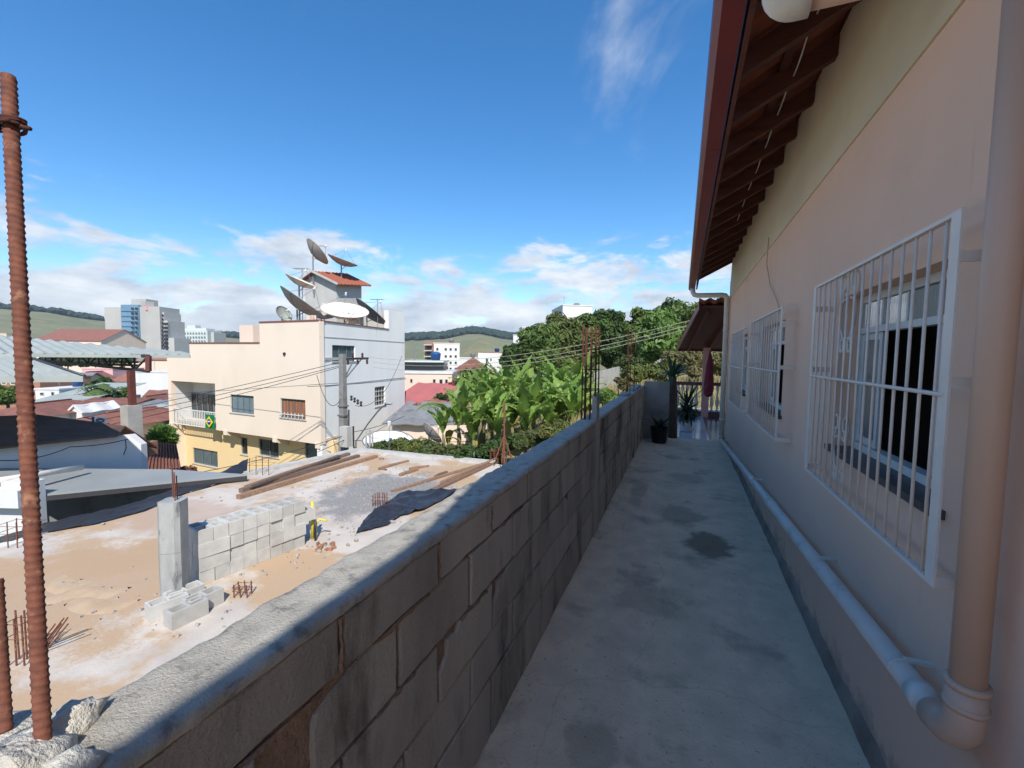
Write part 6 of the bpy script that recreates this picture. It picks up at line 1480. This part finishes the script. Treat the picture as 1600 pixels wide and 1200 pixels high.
# bananas
def banana_leaf_mesh(seed, L=1.9, w=.52, arch=1.0):
    rng = random.Random(seed); n = 14; b = MB(); ph0 = 1.35; x = z = 0; rows = []
    for k in range(n+1):
        t = k/n; ww = w*.5*(math.sin(math.pi*min(1, max(0, (t-.10)/.90))**.75) if t > .10 else 0)+.012
        ang_ = ph0-arch*t*1.7*t**.35
        if k: x += L/n*math.cos(ang_); z += L/n*math.sin(ang_)
        c = Vector((x, 0, z)); dn = Vector((-math.sin(ang_), 0, math.cos(ang_)))
        tr = rng.uniform(-.15, .25)
        rows.append([c+Vector((0, -ww, 0))+dn*ww*(.35+tr*.4), c+Vector((0, -ww*.5, 0))+dn*ww*.28, c, c+Vector((0, ww*.5, 0))+dn*ww*.28, c+Vector((0, ww, 0))+dn*ww*(.35-tr*.4)])
    k0 = 0
    for k in range(n):
        torn = rng.random() < .38
        A_, B_ = rows[k], rows[k+1]
        if torn: B_ = [B_[0].lerp(A_[0], .4)-Vector((0, 0, .07)), B_[1], B_[2], B_[3], B_[4].lerp(A_[4], .35)-Vector((0, 0, .09))]
        vs_ = A_+B_; b.add(vs_, [(i, i+1, i+6, i+5) for i in range(4)])
    me = bpy.data.meshes.new('banana_leaf'); me.from_pydata([tuple(v) for v in b.v], [], b.f)
    bm = bmesh.new(); bm.from_mesh(me); bmesh.ops.remove_doubles(bm, verts=bm.verts, dist=.0015); bm.to_mesh(me); bm.free()
    me.polygons.foreach_set('use_smooth', [True]*len(me.polygons)); me.materials.append(m_banana); return me
BL = [banana_leaf_mesh(s, L, w, a) for s, L, w, a in ((1, 2.2, .40, .40), (2, 2.1, .46, .8), (3, 2.1, .44, 1.1), (4, 1.9, .48, 1.45), (5, 2.3, .40, .6))]
rng = random.Random(21)
BAN = [(716, 684, 15.6, .9, 'small banana plant at the left, nearest the beige shed'), (692, 690, 15.0, .6, 'young banana shoot at the far left of the grove')]
WHERE = ['left', 'left middle', 'middle', 'right middle', 'right']
rows_ = [('front', 702, 14.6, .82), ('second', 690, 16.2, .92), ('middle', 676, 18.0, 1.0), ('back', 660, 20.5, 1.05), ('rearmost', 648, 23.5, 1.1)]
for rn, py, d, s in rows_:
    for k in range(5):
        BAN.append((745+k*38+rng.uniform(-8, 8)+(17 if rn in ('second', 'back') else 0), py-k*4+rng.uniform(-4, 4), d+rng.uniform(-.5, .5), s*rng.uniform(.85, 1.15), 'banana plant at the %s of the %s row of the grove' % (WHERE[k], rn)))
for (px, py, d, s, lb) in BAN:
    base = at(px, py, d); gz = ground_h(base.x, base.y); bz = base.z-.5*s
    t = thing('banana_plant', lb, 'banana plant', (base.x, base.y, min(gz, bz)), 'banana grove')
    b = MB(); tz = base.z+.42*s; b.tube([(base.x, base.y, min(gz, bz)-.1), (base.x+.04, base.y, base.z), (base.x, base.y, tz)], [.12*s, .09*s, .06*s], 8); b.build('stem', m_banstem, t, smooth=True)
    nl = rng.randint(9, 11); a0 = rng.random()*6.28
    for i in range(nl):
        me = BL[rng.choice([0, 0, 1, 1, 2, 4, 4])]; sc = s*rng.uniform(.75, 1.15)
        link('leaf', me, t, loc=Vector((base.x, base.y, tz-.12*s*(i/nl)))-t.location, rot=(rng.uniform(-.15, .15), rng.uniform(-.35, .12), a0+i*2.399+rng.uniform(-.3, .3)), scale=sc)
    for dl in range(rng.randint(0, 2)):
        o = link('dead_leaf', BL[3].copy(), t, loc=Vector((base.x, base.y, tz-.3*s))-t.location, rot=(0, .9, rng.random()*6.28), scale=s*.8); o.data.materials[0] = m_banyel

# shrubs and ground cover
def bush(px, ybase, ytop, d, wpx, m, n, size, label, seed, name='shrub', grp='shrubs on the slope'):
    rng = random.Random(seed); base = at(px, ybase, d); H = at(px, ytop, d).z-base.z; Wd = wpx/FPX*d
    t = thing(name, label, 'shrub', (base.x, base.y, min(base.z, ground_h(base.x, base.y))), grp); b = MB()
    for k in range(9):
        cc = base+R0*rng.uniform(-.38, .38)*Wd+F0*rng.uniform(-.3, .3)*Wd+Vector((0, 0, H*rng.uniform(.25, .75))); r_ = rng.uniform(.16, .28)*min(Wd, H*2); leaf_cloud(b, cc, (r_, r_, r_*.8), n//9, size, rng, shell=.2)
    raw_build(b, 'foliage', m, t)
    b = MB()
    for k in range(5): 
        p = base+R0*rng.uniform(-.2, .2)*Wd; b = MB(); b.tube([Vector((p.x, p.y, t.location.z-.2)), p+Vector((rng.uniform(-.2, .2), rng.uniform(-.2, .2), H*.7))], .015, 5); b.build('stem', m_bark, t)
    return t
BUSH = [(1075, 588, 545, 24, 80, 'm_leafo', 3200, .13, 'dry olive shrubs behind the balustrade'), (1105, 590, 548, 21, 70, 'm_leafo', 2600, .12, 'dry olive shrub seen behind the veranda post'), (1030, 600, 562, 20, 60, 'm_leafy', 2600, .12, 'yellow green shrub left of the yucca crown'), (996, 606, 568, 19, 46, 'm_leafy', 2200, .12, 'yellow green shrub behind the far rusty bars'), (975, 612, 582, 17, 30, 'm_leafo', 1300, .10, 'dry shrub at the foot of the far rusty bars'), (945, 632, 608, 12, 44, 'm_leafb', 1800, .10, 'bright green weeds right of the tall bar bundle'), (905, 580, 556, 36, 60, 'm_leafy', 1800, .16, 'light bushes under the dark mango tree'), (985, 585, 558, 34, 50, 'm_bush', 1500, .15, 'bushes in the gap under the mango crowns'),
        (600, 712, 690, 15.2, 50, 'm_bush', 1700, .09, 'weedy shrub behind the slab at the dish'), (640, 716, 686, 15.0, 60, 'm_leafy', 2000, .09, 'light green weeds behind the slab right of the dish'), (690, 722, 690, 14.3, 60, 'm_bush', 2200, .09, 'weeds at the foot of the young banana'), (735, 722, 696, 13.8, 60, 'm_leafd', 2200, .10, 'dark weeds under the front bananas'), (780, 712, 686, 13.8, 60, 'm_leafd', 2200, .10, 'dark undergrowth behind the steel prop'), (828, 700, 668, 13.6, 60, 'm_bush', 2200, .10, 'undergrowth under the right bananas'), (868, 684, 650, 13.6, 50, 'm_leafy', 1800, .10, 'bright undergrowth left of the bar bundle'),
        (707, 607, 592, 40, 22, 'm_flower', 500, .13, 'reddish shrub before the hip roofed house'), (690, 565+65, 612, 34, 24, 'm_leafd', 700, .14, 'dark shrub left of the bananas by the salmon roof'), (728, 610, 570, 30, 40, 'm_leafd', 1600, .14, 'dark leafy shrub behind the bananas at the hip roof'), (260, 742, 726, 18, 26, 'm_bush', 700, .08, 'scraggly creeper below the yellow storey window'), (292, 740, 728, 18.6, 24, 'm_flower', 400, .08, 'brownish creeper at the yellow wall foot')]
TM.update({'m_leafo': m_leafo, 'm_leafy': m_leafy, 'm_bush': m_bush, 'm_flower': m_flower})
for k, (px, yb, yt, d, w, mm, n, sz, lb) in enumerate(BUSH): bush(px, yb, yt, d, w, TM[mm], n, sz, lb, 200+k)
# grass tufts on the near slope
rng = random.Random(31); b = MB()
for k in range(9000):
    px = rng.uniform(640, 1180); d = rng.uniform(12, 34)
    p = at(px, 600, d); z = ground_h(p.x, p.y); h = rng.uniform(.12, .45)*(1 if px > 880 else .8); a = rng.random()*6.28; dx, dy = .03*math.cos(a), .03*math.sin(a)
    lx, ly = rng.uniform(-.15, .15), rng.uniform(-.15, .15)
    if p.x > -1.2 and p.y < 14.5: continue
    b.add([(p.x-dx, p.y-dy, z-.03), (p.x+dx, p.y+dy, z-.03), (p.x+lx, p.y+ly, z+h)], [(0, 1, 2)])
o = raw_build(b, 'dry_grass', m_dry); kind(o, 'stuff')
# far woods along the ridges
def far_wood(x0, x1, yf, d0, d1, n, size, seed, label):
    rng = random.Random(seed); b = MB()
    for k in range(n):
        px = rng.uniform(x0, x1); d = rng.uniform(d0, d1); q0 = ray(px, 550); q0.z = 0; q0.normalize(); p = q0*d; z = ground_h(p.x, p.y)
        s = size*rng.uniform(.7, 1.3); m6 = 6; k0 = len(b.v)
        prof_ = [(.25, 0), (.9, .35), (1.0, .7), (.65, 1.15), (.12, 1.4)]
        for (r_, h_) in prof_:
            for j in range(m6): a = j*math.pi/3+rng.uniform(-.3, .3); q_ = s*r_*rng.uniform(.75, 1.2); b.v.append(Vector((p.x+q_*math.cos(a), p.y+q_*math.sin(a), z-.5+s*h_)))
        for i in range(4):
            for j in range(m6): b.f.append((k0+i*m6+j, k0+i*m6+(j+1) % m6, k0+(i+1)*m6+(j+1) % m6, k0+(i+1)*m6+j))
    o = raw_build(b, 'far_wood', m_far_wood); kind(o, 'stuff'); o['label'] = label
far_wood(-200, 160, None, 1160, 1380, 1300, 7.5, 1, 'dark plantation along the left ridge')
far_wood(300, 400, None, 1080, 1380, 350, 8, 2, 'dark trees on the ridge left of the peach building')
far_wood(600, 830, None, 980, 1380, 1300, 9, 3, 'forest on the hill behind the white block')

# ------------------------------------------------------------------ air
def haze():
    m = bpy.data.materials.new('thin_air'); m.use_nodes = True; t = m.node_tree; t.nodes.clear()
    o = N(t, 'ShaderNodeOutputMaterial'); v = N(t, 'ShaderNodeVolumePrincipled')
    v.inputs['Color'].default_value = (.80, .88, 1.0, 1); v.inputs['Density'].default_value = .00017; v.inputs['Anisotropy'].default_value = .2
    t.links.new(v.outputs[0], o.inputs['Volume'])
    b = MB(); b.bb((-9600, -9600, -20), (9600, 9600, 150)); kind(b.build('haze', m), 'stuff')
haze()
